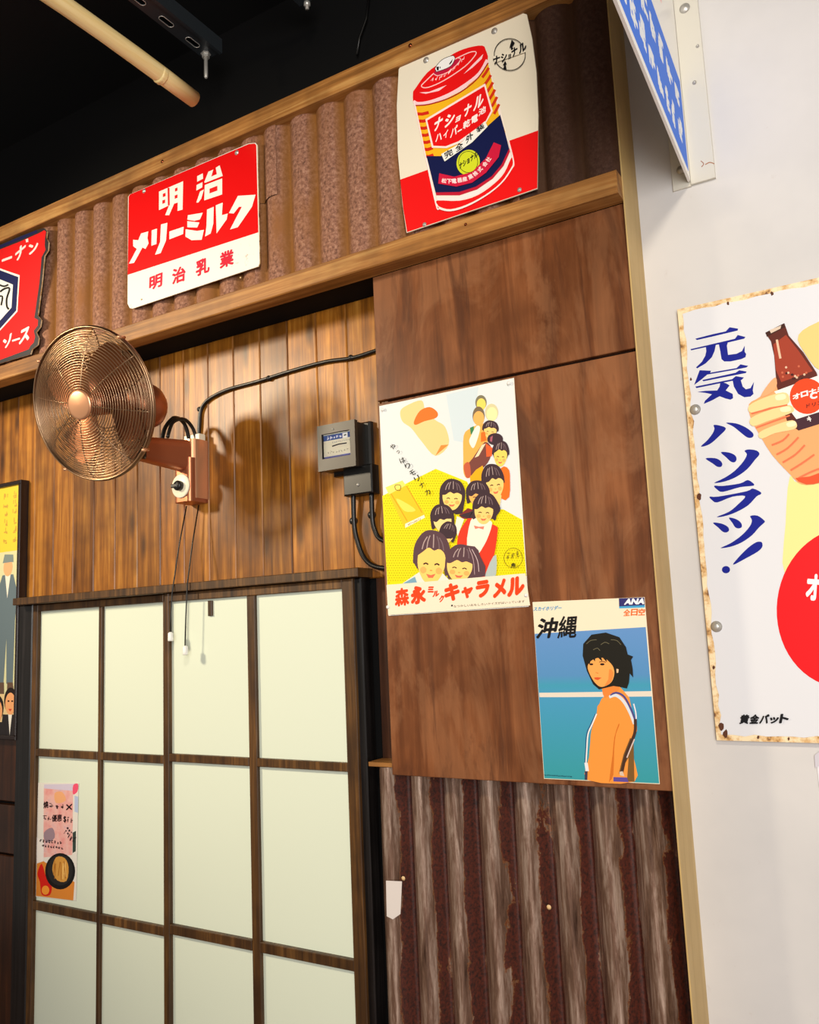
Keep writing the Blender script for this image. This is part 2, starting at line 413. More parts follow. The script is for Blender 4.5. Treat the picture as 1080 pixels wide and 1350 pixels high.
# fascia: black box carrying the corrugated iron between two beams
S('wall_fascia', MB().box(-5, -0.4986, -0.14, 0.016, ZH + 1.03, ZH + 1.65, M['blackw']))
S('trim_1', MB().box(-5, -0.4986, -0.2, -0.14, ZH + 1.594, ZH + 1.655, M['beam'], 0.003), label='oak beam along the top of the rusty corrugated iron')
t2 = S('trim_2', MB().box(-5, -0.4986, -0.2, -0.14, ZH + 1.018, ZH + 1.077, M['beam'], 0.003), label='oak beam under the rusty corrugated iron')
S('trim_3', MB().box(-0.4985, -0.495, -0.155, -0.02, 0, ZH + 2.2, M['tan']), label='tan painted end board beside the white wall')
for x, y in ((541, 60), (214, 213)): screw(bpy.data.objects['trim_1'], x, y, -0.2, .006, plain('copper_screw', (150, 80, 50), .3, 1.0))
screw(t2, 614, 296, -0.2, .004, plain('copper_screw', (150, 80, 50), .3, 1.0))
# poster panels on a black carcass
S('wall_partition', MB().box(-1.22, -0.4986, -0.121, 0.016, ZH - 0.375, ZH + 1.03, M['blackw']))
build('plywood_panel', MB().box(-1.243, -0.4986, -0.14, -0.121, ZH + 0.646, ZH + 1.017, M['panel'], 0.0015), label='upper reddish-brown plywood panel just under the oak beam', cat='panel')
build('plywood_panel', MB().box(-1.243, -0.4986, -0.14, -0.121, ZH - 0.385, ZH + 0.638, M['panel'], 0.0015), label='large reddish-brown plywood panel that carries the two paper posters', cat='panel')

def corrugated(x0, x1, z0, z1, y, amp, mat, phase, nz=6, th=0.0012, wob=0.0, ex=0.8):
    """sheet with furrows of PITCH; object origin sits on a crest so the material can find the furrows"""
    mb = MB(); n = int((x1 - x0) / PITCH * 16); v = []
    rnd = random.Random(5)
    for layer in (0, 1):
        for j in range(nz + 1):
            for i in range(n + 1):
                x = x0 + (x1 - x0) * i / n; z = z0 + (z1 - z0) * j / nz
                c = 2 * abs(math.cos(math.pi * (x - phase) / PITCH)) ** ex - 1
                v.append((x, y - amp * c + layer * th + wob * math.sin(z * 9 + i * 0.4), z))
    st = (nz + 1) * (n + 1); f = []
    for j in range(nz):
        for i in range(n):
            a = j * (n + 1) + i; q = (a, a + 1, a + n + 2, a + n + 1); f += [q, tuple(st + k for k in q[::-1])]
    mb.add(v, f, mat, True)
    return mb
ph = -2.249 + PITCH / 2
def crest_origin(mb, ph_):
    b = mb.base(); b.x = ph_ + round((b.x - ph_) / PITCH) * PITCH; return b
for (x0, x1, dy, lb) in ((-5, -2.625, 0.004, 'rusty corrugated iron sheet behind the red scalloped sauce sign'),
                         (-2.64, -1.64, 0.0, 'rusty corrugated iron sheet behind the red and white milk sign'),
                         (-1.66, -0.76, -0.003, 'rusty corrugated iron sheet behind the battery sign'),
                         (-0.78, -0.4986, 0.0, 'corrugated iron sheet with painted-in shade between the battery sign and the tan end board')):
    mb = corrugated(x0, x1, ZH + 1.05, ZH + 1.62, -0.160 + dy, 0.013, M['rust1_shaded' if x0 == -0.78 else 'rust1'], ph, 4)  # rightmost sheet split off to carry the painted shade of the projecting sign
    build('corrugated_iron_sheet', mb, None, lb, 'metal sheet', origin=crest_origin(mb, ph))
# short offcut lapped over the first rib right of the milk sign
mb = corrugated(-1.640, -1.560, ZH + 1.36, ZH + 1.6, -0.168, 0.013, M['rust1'], ph, 3)
build('corrugated_iron_offcut', mb, None, 'short offcut of rusty corrugated iron lapped beside the milk sign', 'metal sheet', origin=crest_origin(mb, ph))
ph2 = -1.26 - PITCH / 2
mb = corrugated(-1.352, -0.4986, 0.0, ZH - 0.379, -0.047, 0.029, M['rust2'], ph2, 12, ex=1.15)
low = build('corrugated_iron_sheet', mb, None, 'grey weathered corrugated iron sheet streaked with rust below the poster panel', 'metal sheet', origin=crest_origin(mb, ph2))
for x, y in ((532, 1158), (724, 1196)): screw(low, x, y, -0.055, 0.006, M['edge'])

# ------------------------------------------------------------------ sliding doors
door_top = ZH + 0.159
S('trim_4', MB().box(-2.99, -1.372, -0.082, 0.0, ZH + 0.157, ZH + 0.184, M['doorwood'], 0.002), label='dark wooden header over the sliding doors')
S('trim_5', MB().box(at(22, 900, -.034).x, at(41, 900, -.034).x - .001, -0.034, 0.0, 0, ZH + 0.157, M['blackpost'], 0.004), label='black post left of the sliding doors')
S('trim_6', MB().box(at(470, 900, -.05).x, at(485, 900, -.03).x, -0.05, 0.0, 0, ZH + 0.156, M['blackpost'], 0.004), label='black post right of the sliding doors')
def door_leaf(name, label, X, yf, top, zr):
    """X = stile/muntin edges [s0,s1,m0,m1,t0,t1]; zr = rails [(lo,hi)...] from the top"""
    r = thing(name, ((X[0] + X[5]) / 2, yf + .015, 0), label, kind='structure')
    yb = yf + 0.03
    build('stile', MB().box(X[0], X[1], yf, yb, 0.0, top, M['doorwood'], 0.002), r)
    build('stile', MB().box(X[4], X[5], yf, yb, 0.0, top, M['doorwood'], 0.002), r)
    build('muntin', MB().box(X[2], X[3], yf + .003, yb, 0.0, zr[0][0], M['doorwood'], 0.002), r)
    for i, (lo, hi) in enumerate(zr):
        if i in (0, len(zr) - 1): build('rail', MB().box(X[1], X[4], yf + .001, yb, lo, hi, M['doorwood'], 0.002), r)
        else:
            build('rail', MB().box(X[1], X[2], yf + .001, yb, lo, hi, M['doorwood'], 0.002), r)
            build('rail', MB().box(X[3], X[4], yf + .001, yb, lo, hi, M['doorwood'], 0.002), r)
    for i in range(len(zr) - 1):
        for a, b in ((X[1], X[2]), (X[3], X[4])):
            build('pane', MB().box(a - .003, b + .003, yf + .016, yf + .021, zr[i + 1][1] - .003, zr[i][0] + .003, M['pane']), r)
    return r
yL, yR = -0.030, -0.062
H = lambda v: ZH + v
q_ = lambda px, y: at(px, 900, y).x
XLf = [q_(41, yL), q_(52.7, yL + .016), q_(128.3, yL), q_(137.2, yL + .016), q_(214.7, yL), q_(214.7, yL) + .045]
XRf = [q_(217, yR), q_(226.8, yR + .016), q_(325.8, yR), q_(340.7, yR + .016), q_(454.2, yR), q_(469, yR)]
dl = door_leaf('door_1', 'left sliding door leaf with frosted panes, a food flyer taped to one', XLf, yL, H(0.155),
               [(H(.130), H(.155)), (H(-.415), H(-.388)), (H(-.966), H(-.936)), (0.0, .09)])
dr = door_leaf('door_2', 'right sliding door leaf with frosted panes, nearest the black post', XRf, yR, H(0.155),
               [(H(.127), H(.155)), (H(-.400), H(-.375)), (H(-.940), H(-.910)), (0.0, .09)])
mb = MB(); c = at(277, 800, yR + .014); mb.box(c.x - .006, c.x + .012, c.y - .006, c.y + .004, c.z - .03, c.z + .02, M['doorwood'], .002)
build('hook', mb, dr, 'small dark hook at the top of the pane')

# ------------------------------------------------------------------ ceiling pieces
e = at(256, 131, -0.30)
bp = thing('bamboo_pole', (e.x, -1.6, e.z), 'pale yellow bamboo pole hanging below the black ceiling', 'pole')
mb = MB(); n = 22
mb.tube([(e.x - 0.004 * 0, -0.30 - 2.6 * i / n, e.z + 0.008 * math.sin(i * .5)) for i in range(n + 1)], [0.0255 + 0.0008 * math.sin(i * 1.3) for i in range(n + 1)], M['bamboo'], 14)
build('culm', mb, bp)
for i, yy in enumerate((-0.43, -1.02, -1.6, -2.2)):
    mb = MB(); mb.lathe((e.x, yy, e.z + .002), (0, -1, 0), [(0.0255, 0), (0.028, 0.004), (0.026, 0.009), (0.028, 0.014), (0.0255, 0.02)], M['bamboo'], 16)
    build('node_ring', mb, bp)
# slotted strut rail
yS = -0.16; s0 = at(293, 67, yS); s1 = at(271, 78, yS)
sw = s0.x - s1.x; sx = (s0.x + s1.x) / 2; sz = (s0.z + s1.z) / 2; sl = s1.x + sw * .36
st = thing('strut_rail', (sx, -1.3, sz), 'black slotted strut rail hanging under the ceiling', 'rail')
mb = MB()
for a, b in ((s1.x, s1.x + .004), (s0.x - .004, s0.x)): mb.box(a, b, -2.6, yS, sz, sz + 0.04, M['strut'])
mb.box(s1.x, s0.x, -2.6, yS, sz + 0.040, sz + 0.043, M['strut']); mb.box(s0.x - .012, s0.x, -2.6, yS, sz - .010, sz - .003, M['strut'], .002)
build('channel', mb, st)
mb = MB(); hw_ = .011; mb.box(s1.x, sl - hw_, -2.6, yS, sz - .003, sz, M['strut']); mb.box(sl + hw_, s0.x, -2.6, yS, sz - .003, sz, M['strut'])
yy = yS
while yy > -2.55:
    mb.box(sl - hw_, sl + hw_, yy - .06, yy, sz - .003, sz, M['strut']); yy -= 0.115
build('slotted_flange', mb, st)
yy = yS - 0.06
for i in range(12):
    mb = MB(); a = yy; b = yy - 0.055; r = .0105
    loop = [(sl + r * math.cos(t), (b + r if math.sin(t) < 0 else a - r) + r * math.sin(t), sz - .0035) for t in [2 * math.pi * q / 16 for q in range(16)]]
    mb.tube(loop, 0.0016, M['steel'], 5, True); build('slot_rim', mb, st); yy -= 0.115
bc = Vector((s1.x + sw * .3, yS - 0.022, sz))
bo = build('bolt', MB().lathe(bc, (0, 0, -1), [(0.0065, -.01), (0.0065, 0.088), (0.003, 0.094)], M['steel'], 12), st)
build('nut', MB().lathe(bc, (0, 0, -1), [(0.017, 0.003), (0.017, 0.006), (0.0125, 0.0065), (0.0125, 0.018)], M['steel'], 6, False), bo)
build('hanger_rod', MB().tube([(sx, -0.9, sz + .04), (sx, -0.9, ZH + 2.21)], .006, M['steel'], 8), st)
build('hanger_rod', MB().tube([(sx, -2.3, sz + .04), (sx, -2.3, ZH + 2.21)], .006, M['steel'], 8), st)
for q in (-1.0, -2.4): build('hanger_rod', MB().tube([(e.x, q, e.z + .022), (e.x, q, ZH + 2.203)], .0035, M['cable'], 6), bp)
c = at(405, 5, -0.12)
mb = MB(); mb.box(c.x - .03, c.x + .03, -0.5, -0.12, c.z + .004, c.z + .03, M['strut'], .003); mb.lathe(c, (0, 0, -1), [(0.011, -.006), (0.011, .008), (.006, .009), (.006, .02)], M['steel'], 10)
build('ceiling_bracket', mb, None, 'dark bracket with a bolt at the ceiling, right of the strut rail', 'bracket')
mb = MB(); mb.tube([at(487, -10, -.005), at(483, 25, -.005), at(474, 50, -.005), at(471, 72, -.005)], .004, M['cable'], 6)
build('wall_cable', mb, None, 'thin black cable on the black wall above the upper beam', 'cable')

# ------------------------------------------------------------------ wall fan
fb = at(262, 620, 0)
fan = thing('wall_fan', (fb.x - .02, -0.001, fb.z - .1), 'copper wall fan with a round wire cage above the sliding doors', 'fan')
XR = at(274, 620, -.005).x; XL = XR - 0.088; zt = at(272, 580, -.02).z; zb = at(272, 662, -.02).z; fx = (XL + XR) / 2
def rbox(x0, x1, y0, y1, z0, z1, r, mat, n=4):
    """box with rounded vertical edges at the front"""
    pts = []
    for cx, cy, a0 in ((x1 - r, y0 + r, -90), (x0 + r, y0 + r, 180)):
        for i in range(n + 1):
            t = math.radians(a0 + 90 * i / n) if cx != x0 + r else math.radians(a0 + 90 * i / n)
            pts.append((cx + r * math.cos(t), cy + r * math.sin(t)))
    right_ = [(x1 - r + r * math.sin(math.radians(90 - 90 * i / n)), y0 + r - r * math.cos(math.radians(90 - 90 * i / n))) for i in range(n + 1)]
    left_ = [(x0 + r - r * math.sin(math.radians(90 * i / n)), y0 + r - r * math.cos(math.radians(90 * i / n))) for i in range(n + 1)]
    poly = [(x1, y1)] + right_ + left_ + [(x0, y1)]
    mb = MB(); mb.prism([(a, b, z0) for a, b in poly], (0, 0, z1 - z0), mat); return mb
build('wall_bracket', rbox(XL, XR, -0.072, -0.001, zb + .012, zt, 0.026, M['copper'], 6), fan)
mb = MB()
ft = rbox(XL + .004, XR - .004, -0.086, -0.001, zb, zb + 0.15, 0.02, M['copper2'], 5)
cb = build('control_box', ft, fan)
zk = (at(243, 640, -.088).z)
build('dial_plate', MB().lathe((fx, -0.0855, zk), (0, -1, 0), [(0.041, 0), (0.041, 0.004), (0.038, 0.006)], M['cream'], 28), cb)
kn = MB().lathe((fx, -0.091, zk), (0, -1, 0), [(0.017, 0), (0.017, 0.014), (0.014, 0.018)], M['plastic'], 20)
kn.box(fx - .024, fx + .004, -0.112, -0.095, zk - .006, zk + .006, M['plastic'], .002)
build('knob', kn, cb)
za = at(245, 600, -.07).z - .002
arm = MB(); pr_ = []
for t, hw, hh in ((-0.06, .030, .055), (-0.10, .028, .052), (-0.20, .026, .044), (-0.285, .024, .036)):
    pr_.append([(fx + hw * math.copysign(abs(math.cos(a)) ** .45, math.cos(a)), t, za + (t + .06) * .03 + hh * math.copysign(abs(math.sin(a)) ** .45, math.sin(a))) for a in [2 * math.pi * (q + .5) / 20 for q in range(20)]])
v = [p for r_ in pr_ for p in r_]; arm.add(v, [(i * 20 + q, i * 20 + (q + 1) % 20, (i + 1) * 20 + (q + 1) % 20, (i + 1) * 20 + q) for i in range(3) for q in range(20)] + [tuple(range(20)), tuple(range(60, 80))], M['copper2'], False)
build('arm', arm, fan)
fc = at(122, 533, -0.455)                       # centre of the cage rim
yaw, tilt = math.radians(6), math.radians(15)
d = Vector((math.sin(yaw) * math.cos(tilt), -math.cos(yaw) * math.cos(tilt), -math.sin(tilt))).normalized()
u = d.cross(Vector((0, 0, 1))).normalized(); w = u.cross(d)
R = 0.231
mc = fc - d * 0.178 + Vector((.034, 0, -.02))
build('motor_housing', MB().lathe(mc, d, [(0.0, -0.088), (0.028, -0.084), (0.052, -0.070), (0.070, -0.045), (0.078, -0.012), (0.078, 0.02), (0.066, 0.05), (0.03, 0.062)], M['copper2'], 36), fan)
piv = Vector((fx, -0.275, za + .012))
build('swivel_joint', MB().lathe(piv + Vector((0, 0, -.055)), (0, 0, 1), [(.026, 0), (.03, .01), (.03, .10), (.02, .112)], M['plastic'], 20), fan)
build('neck', MB().tube([piv, piv + Vector((0, -.01, .05)), mc - d * .01], [.026, .026, .03], M['copper2'], 14), fan)
def guard(h, rings, wr, r0, spokes):
    mb = MB()
    for i in range(rings):
        r = r0 + (R - .004 - r0) * i / (rings - 1); a = h * (1 - (r / R) ** 2.6)
        mb.ring(fc + d * a, u, w, r, wr, M['wire'], 72, 5)
    for k_ in range(spokes):
        t = 2 * math.pi * k_ / spokes + .25; q = u * math.cos(t) + w * math.sin(t)
        mb.tube([fc + q * r + d * (h * (1 - (r / R) ** 2.6) - math.copysign(.002, h)) for r in [r0 + (R - r0) * j / 10 for j in range(11)]], .0019, M['wire'], 5)
    return mb
build('front_guard', guard(0.052, 25, 0.00150, 0.042, 8), fan, 'dense copper wire rings')
build('rear_guard', guard(-0.055, 17, 0.0014, 0.075, 12), fan, 'wire rings of the cage back')
rim = MB(); rim.ring(fc, u, w, R, 0.0042, M['wire'], 96, 8); rim.ring(fc + d * .007, u, w, R - .001, 0.0028, M['wire'], 96, 6); rim.ring(fc - d * .008, u, w, R - .001, 0.0028, M['wire'], 96, 6)
ro = build('rim', rim, fan)
for t in (.75, 2.3, 3.9, 5.4):
    q = u * math.cos(t) + w * math.sin(t); cc = fc + q * (R + .003)
    build('rim_clip', MB().tube([cc - d * .014, cc + d * .014], .005, M['copper'], 8), ro)
build('hub_badge', MB().lathe(fc + d * .050, d, [(0.043, -.003), (0.045, 0.0), (0.044, .004), (0.037, .006), (.0, .0075)], M['copper'], 36), fan, 'round copper badge')
build('hub', MB().lathe(fc - d * .03, d, [(.034, -.03), (.034, .02), (.026, .032), (0, .036)], M['copper2'], 28), fan)
for k_ in range(4):
    t0 = k_ * math.pi / 2 + 0.5; v = []; f = []; nr, na = 8, 8
    for i in range(nr + 1):
        r = .03 + (.198 - .03) * i / nr; wd = .34 + .42 * math.sin(math.pi * min(1, .25 + .7 * i / nr))
        for j in range(na + 1):
            a = t0 + (j / na - .5) * wd * 1.7 + .35 * i / nr
            v.append(fc - d * (.028 + .05 * (j / na - .5) * (1 - .25 * i / nr)) + (u * math.cos(a) + w * math.sin(a)) * r)
    nn = len(v); v += [p - d * .0015 for p in v]
    for i in range(nr):
        for j in range(na):
            a = i * (na + 1) + j; q = (a, a + 1, a + na + 2, a + na + 1); f += [q, tuple(nn + x for x in q[::-1])]
    mb = MB(); mb.add(v, f, M['blade'], True); build('blade', mb, fan)
# terminal block and cable loops on top of the bracket
for x0, x1 in ((XL + .012, XL + .034), (XL + .042, XL + .06), (XR - .022, XR - .004)):
    build('terminal_block', MB().box(x0, x1, -.042, -.012, zt, zt + .022, M['cream'], .002), fan)
l0 = Vector((fx - .0, -.17, za + .04)); l1 = Vector((fx - .01, -.035, zt))
build('loop_cable', MB().tube(catmull([tuple(l0), (fx, -.155, za + .085), (fx, -.115, za + .125), (fx - .005, -.065, za + .115), tuple(l1)], 6, False), .0068, M['cable'], 8), fan)
build('loop_cable', MB().tube(catmull([(fx + .02, -.165, za + .045), (fx + .018, -.14, za + .10), (fx + .018, -.09, za + .122), (fx + .018, -.05, za + .10), (fx + .018, -.03, zt)], 6, False), .006, M['cable'], 8), fan)
for pts, tip in ((((246, 667, -.05), (236, 720, -.062), (227, 782, -.090), (225, 815, -.092), (225, 834, -.092)), (225, 838)),
                 (((262, 666, -.03), (254, 715, -.056), (247, 770, -.090), (245, 815, -.092), (244, 852, -.092)), (244.5, 856))):
    cd = build('pull_cord', MB().tube([at(*p) for p in pts], .0022, M['cable'], 6), fan)
    c = at(tip[0], tip[1], -.092)
    build('cord_tip', MB().lathe(c + Vector((0, 0, .012)), (0, 0, -1), [(.004, 0), (.0085, .004), (.0095, .027), (.008, .03)], M['whitep'], 12), cd)
pc = thing('power_cable', at(380, 484, -.006), 'black cable clipped across the planks from the fan to the plywood panel', 'cable')
build('cable_run', MB().tube([at(x, y, -.008) for x, y in catmull([(262, 578), (263, 560), (265, 541), (275, 527), (300, 514), (340, 503), (385, 489), (430, 477), (465, 472), (500, 461), (520, 456)], 4, False)], .0068, M['cable'], 8), pc)
for x, y in ((264.5, 540), (356, 499), (464, 472)):
    c = at(x, y, -.004); build('cable_clip', MB().lathe(c, (0, -1, 0), [(.009, -.004), (.009, .008), (.006, .012)], M['plastic'], 12), pc)

# ------------------------------------------------------------------ electricity meter
yM = -0.085
a, b = at(418, 562, yM), at(470, 616, yM)
x0, x1 = a.x, at(468.5, 590, yM).x; zt_, zb_ = at(420, 562, yM).z, at(420, 622, yM).z
mt = thing('electricity_meter', ((x0 + x1) / 2, -.001, zb_ - .06), 'black electricity meter with a glass window on the planks', 'meter')
build('base_plate', MB().box(x0 + .008, x1 + .012, -.022, -.001, zb_ - .008, zt_ + .006, M['plastic'], .006), mt)
build('body', MB().box(x0 + .003, x1 - .003, yM + .012, -.022, zb_ + .003, zt_ - .003, M['plastic'], .004), mt)
wx0, wx1, wz0, wz1 = x0 + .016, x1 - .018, zb_ + .036, zt_ - .028
cv = MB()
for q in ((x0, wx0, zb_, zt_), (wx1, x1, zb_, zt_), (wx0, wx1, zb_, wz0), (wx0, wx1, wz1, zt_)): cv.box(q[0], q[1], yM, yM + .016, q[2], q[3], M['grey'])
build('front_cover', cv, mt, 'dark grey window surround')
dp = build('dial', MB().box(wx0 - .002, wx1 + .002, yM + .010, yM + .012, wz0 - .002, wz1 + .002, plain('dial_paper', (226, 220, 196), .5)), mt, 'cream and blue dial with a slot')
P = Print(yM + .010); X_ = lambda fx_, fz: (wx0 + (wx1 - wx0) * fx_, wz0 + (wz1 - wz0) * fz)
P.put = lambda p, q, L: Vector((*(X_(p, q)[:1]), yM + .010 - L, X_(p, q)[1]))
P.poly([(0, .74), (1, .74), (1, .96), (0, .96)], (60, 84, 150)); P.poly([(0, 0), (1, 0), (1, .10), (0, .10)], (92, 92, 160))
P.scribble((.12, .77), (.66, .77), (.12, .90), 5, (236, 238, 244), .2, 3); P.poly([(.68, .74), (.86, .74), (.86, .94), (.68, .94)], (240, 240, 236)); P.line([(.73, .84), (.81, .86)], .05, (20, 20, 24))
P.line([(.30, .49), (.55, .53), (.82, .52)], .05, (12, 12, 12)); P.scribble((.12, .2), (.88, .2), (.12, .32), 8, (150, 138, 116), .1, 5); P.scribble((.3, .6), (.95, .6), (.3, .68), 9, (120, 120, 130), .1, 9)
P.done(dp)
gm = NT('meter_glass'); gm.b.inputs['Transmission Weight'].default_value = 1.0; gm.b.inputs['IOR'].default_value = 1.1; gm.out((1, 1, 1, 1), 0.02)
build('window_glass', MB().box(wx0, wx1, yM + .003, yM + .005, wz0, wz1, gm.m), mt)
tb0, tb1 = at(453, 640, -.04).x, at(491, 640, -.04).x
tz0, tz1 = at(470, 652, -.04).z, zb_ + .01
tbx = build('terminal_cover', MB().box(tb0, tb1, -.042, -.001, tz0, tz1, M['plastic'], .004), mt)
screw(tbx, 472, 639, -.042, .005, M['steel']); screw(mt, 439, 566, yM, .003, M['steel'])
for pts in (((466, 650, -.02), (467, 690, -.012), (471, 712, -.01), (480, 735, -.01), (495, 747, -.01), (520, 750, -.01)), ((490, 650, -.02), (491, 682, -.012), (494, 698, -.01), (502, 711, -.01), (522, 716, -.01))):
    cb_ = build('cable', MB().tube(catmull([tuple(at(*p)) for p in pts], 5, False), .0075, M['cable'], 8), mt)
    c = at(pts[1][0], pts[1][1] - 3, -.004); build('cable_clip', MB().lathe(c, (0, -1, 0), [(.012, -.004), (.012, .008), (.008, .014)], M['plastic'], 12), cb_)

# ================================================================== SIGNS ON THE FASCIA
yB = -0.188
RED = (226, 16, 18); WHT = (238, 238, 230); NAVY = (16, 24, 78); BLK = (16, 16, 20)
# ---- milk sign
B = Z(160, 180, 5.4)
o = at(255, 400, yB); mk = thing('milk_sign', (o.x, yB, o.z), 'red and white enamel milk sign with white lettering on the corrugated iron', 'sign')
plate('enamel_plate', B((48, 430), (60, 412), (905, 50), (955, 45), (968, 60), (985, 900), (975, 925), (80, 1225), (60, 1222), (44, 1190)), yB, .004, enamel_white('milk_enamel', WHT, .60), mk, 0, M['edge'])
P = Print(yB)
P.poly(B((52, 428), (62, 412), (905, 54), (950, 49), (961, 62), (976, 682), (45, 985)), plain('red_enamel', RED, .22))
P.char()
for pg in (
    ((268, 392), (440, 318), (436, 520), (400, 530), (402, 470), (376, 478), (340, 560), (312, 560), (340, 490), (268, 524)),):
    P.poly(B(*pg), WHT, 0, P.let)
for q in (((295, 408), (315, 400), (315, 425), (295, 432)), ((292, 455), (312, 448), (312, 472), (292, 480)), ((382, 370), (400, 362), (400, 385), (382, 393)), ((380, 420), (400, 412), (400, 436), (380, 444))):
    P.poly(B(*q), RED, 0, P.let)
P.line(B((336, 365), (338, 490)), 2.6, RED, mb=P.let)
P.char()
for pg in (((540, 282), (580, 262), (582, 300), (540, 322)), ((536, 345), (578, 325), (576, 362), (534, 385)), ((560, 392), (588, 376), (570, 440), (548, 470), (534, 470)),
           ((590, 325), (620, 250), (655, 235), (640, 285), (680, 268), (672, 222), (700, 205), (722, 280), (596, 330)),
           ((594, 345), (718, 298), (718, 412), (590, 455))):
    P.poly(B(*pg), WHT, 0, P.let)
P.poly(B((628, 372), (684, 350), (684, 385), (628, 405)), RED, 0, P.let)
KB = {0: 0, 1: 1, 3: 2, 4: 3, 7: 4, 9: 5}
for i_, pg in enumerate((((140, 690), (192, 675), (186, 722), (194, 760), (172, 800), (150, 790), (90, 900), (54, 905), (110, 800), (84, 780), (84, 735), (120, 738)),
           ((216, 668), (254, 655), (250, 765), (214, 778)), ((282, 626), (328, 614), (318, 740), (280, 830), (240, 842), (276, 750)),
           ((342, 676), (444, 642), (440, 694), (342, 732)),
           ((474, 560), (580, 542), (560, 590), (520, 600), (470, 592)), ((470, 602), (556, 612), (540, 648), (470, 646)), ((458, 660), (540, 672), (588, 664), (572, 735), (500, 738), (456, 712)),
           ((610, 520), (658, 500), (655, 620), (636, 690), (596, 712), (606, 640)), ((672, 490), (722, 470), (716, 560), (758, 548), (750, 590), (678, 690), (676, 600)),
           ((830, 422), (956, 414), (930, 500), (830, 645), (774, 662), (858, 500), (838, 500), (800, 548), (766, 545), (800, 480)))):
    if i_ in KB: P.char()
    P.poly(B(*pg), WHT, 0, P.let)
DR = (206, 14, 50)
P.text('明', *B((196, 1100), (290, 1065), (200, 1000)), DR, .035); P.text('治', *B((360, 1058), (456, 1025), (362, 945)), DR, .035)
P.text('乳', *B((530, 1000), (628, 965), (530, 885)), DR, .035); P.text('業', *B((700, 945), (800, 910), (700, 830)), DR, .035)
P.done(mk, None, 'white milk name on red, dairy name in red on white')
for x, y in ((162, 388), (822, 115)): screw(mk, *B((x, y))[0], yB - .0001, .008)
for x, y in ((145, 1160), (850, 1005)): screw(mk, *B((x, y))[0], yB - .0001, .003, M['edge'])

# ---- battery sign
A = Z(500, 0, 3.176)
o = at(620, 290, yB); bt = thing('battery_sign', (o.x, yB, o.z), 'white and red enamel sign with a big red battery, above the plywood panels', 'sign')
out = A((82, 290), (100, 262), (330, 165), (600, 55), (618, 60), (640, 160), (658, 300), (666, 480), (662, 790), (560, 825), (115, 975), (98, 860), (78, 640), (74, 440))
CRM = (232, 224, 204)
plate('enamel_plate', out, yB, .004, plain('cream_enamel', CRM, .22), bt)
P = Print(yB)
P.poly(A((88, 752), (300, 676), (666, 546), (662, 788), (560, 823), (117, 972), (100, 870)), RED)
a4 = Z(540, 40, 7.714); a5 = Z(550, 150, 7.714)
lid = a4((35, 640), (60, 590), (180, 430), (330, 320), (460, 230), (600, 175), (740, 155), (775, 200), (795, 300), (700, 430), (540, 560), (380, 650), (200, 740), (55, 760))
# body
body = a4((40, 700), (300, 700), (780, 250), (800, 320), (900, 690)) + a5((920, 250), (985, 490), (960, 560), (860, 700), (700, 830), (500, 940), (340, 985), (230, 965), (195, 930), (100, 500), (10, 60))
P.poly(body, (238, 226, 214))
P.poly(a4((60, 770), (300, 730), (560, 600), (800, 330)) + a5((830, 0), (900, 190)) + a5((740, 130), (430, 330), (240, 430), (90, 430), (10, 60)), (238, 180, 28))
for i in range(7):
    y0_ = 790 + i * 72
    P.line(a4((78 + i * 15, y0_ + 60), (130 + i * 11, y0_ + 62), (196 + i * 8, y0_ + 45)), 4.2, (206, 40, 20))
for i in range(6):
    P.line(a4((740 + i * 24, 520 + i * 74 - 40), (780 + i * 22, 470 + i * 74 - 45), (806 + i * 21, 420 + i * 74 - 40)), 3.6, (206, 50, 22))
P.poly(a5((95, 430), (240, 430), (430, 330), (700, 140), (845, 10), (890, 170), (938, 360), (860, 520), (760, 640), (600, 745), (430, 800), (190, 810)), (14, 22, 70))
P.poly(a5((188, 800), (430, 795), (600, 740), (760, 635), (860, 515), (938, 350), (945, 385), (880, 530), (770, 660), (610, 770), (430, 830), (195, 830)), (186, 24, 50))
P.poly(a5((198, 850), (420, 850), (610, 780), (780, 665), (880, 545), (950, 390), (960, 440), (890, 590), (790, 700), (620, 820), (430, 880), (205, 880)), (244, 226, 224))
P.poly(a5((205, 882), (430, 884), (620, 826), (790, 706), (890, 596), (960, 446), (975, 495), (950, 560), (850, 700), (690, 825), (500, 925), (340, 970), (240, 950), (210, 925)), RED, 3)
P.poly(lid, RED, 3)
P.line(a4((40, 722), (90, 745), (220, 725), (400, 655), (560, 560), (710, 440), (792, 300)), 4.2, (250, 206, 212), 4)
P.line(a4((50, 765), (200, 752), (400, 690), (560, 600), (700, 480), (800, 330)), 1.6, (170, 30, 26), 4)
P.line(a4((160, 520), (330, 370), (560, 245), (660, 215), (670, 250), (560, 370), (350, 510), (190, 580), (122, 570)), 1.3, (250, 200, 200), 4, True)
P.poly(a4((100, 632), (200, 625), (380, 555), (300, 615), (165, 645)), (250, 206, 212)); P.poly(a4((550, 445), (640, 350), (750, 240), (735, 290), (640, 380)), (250, 206, 212))
P.poly(a4((245, 440), (280, 385), (400, 330), (520, 285), (470, 350), (360, 430), (260, 460)), (186, 24, 60), 3)
P.line(a4((245, 440), (290, 460), (400, 420), (490, 340), (520, 290), (480, 280)), 1.1, (250, 190, 190), 4)
P.poly(a4((262, 380), (330, 300), (430, 258), (458, 270), (460, 300), (410, 370), (280, 420), (270, 410)), (236, 236, 236), 4)
P.line(a4((262, 380), (330, 300), (430, 258), (458, 270), (460, 300), (410, 370), (280, 420), (270, 410)), .7, BLK, 4, True)
for q in (((272, 372), (300, 368), (296, 408), (280, 408)), ((305, 372), (318, 368), (312, 392)), ((402, 340), (440, 290), (432, 322), (410, 350))): P.poly(a4(*q), BLK)
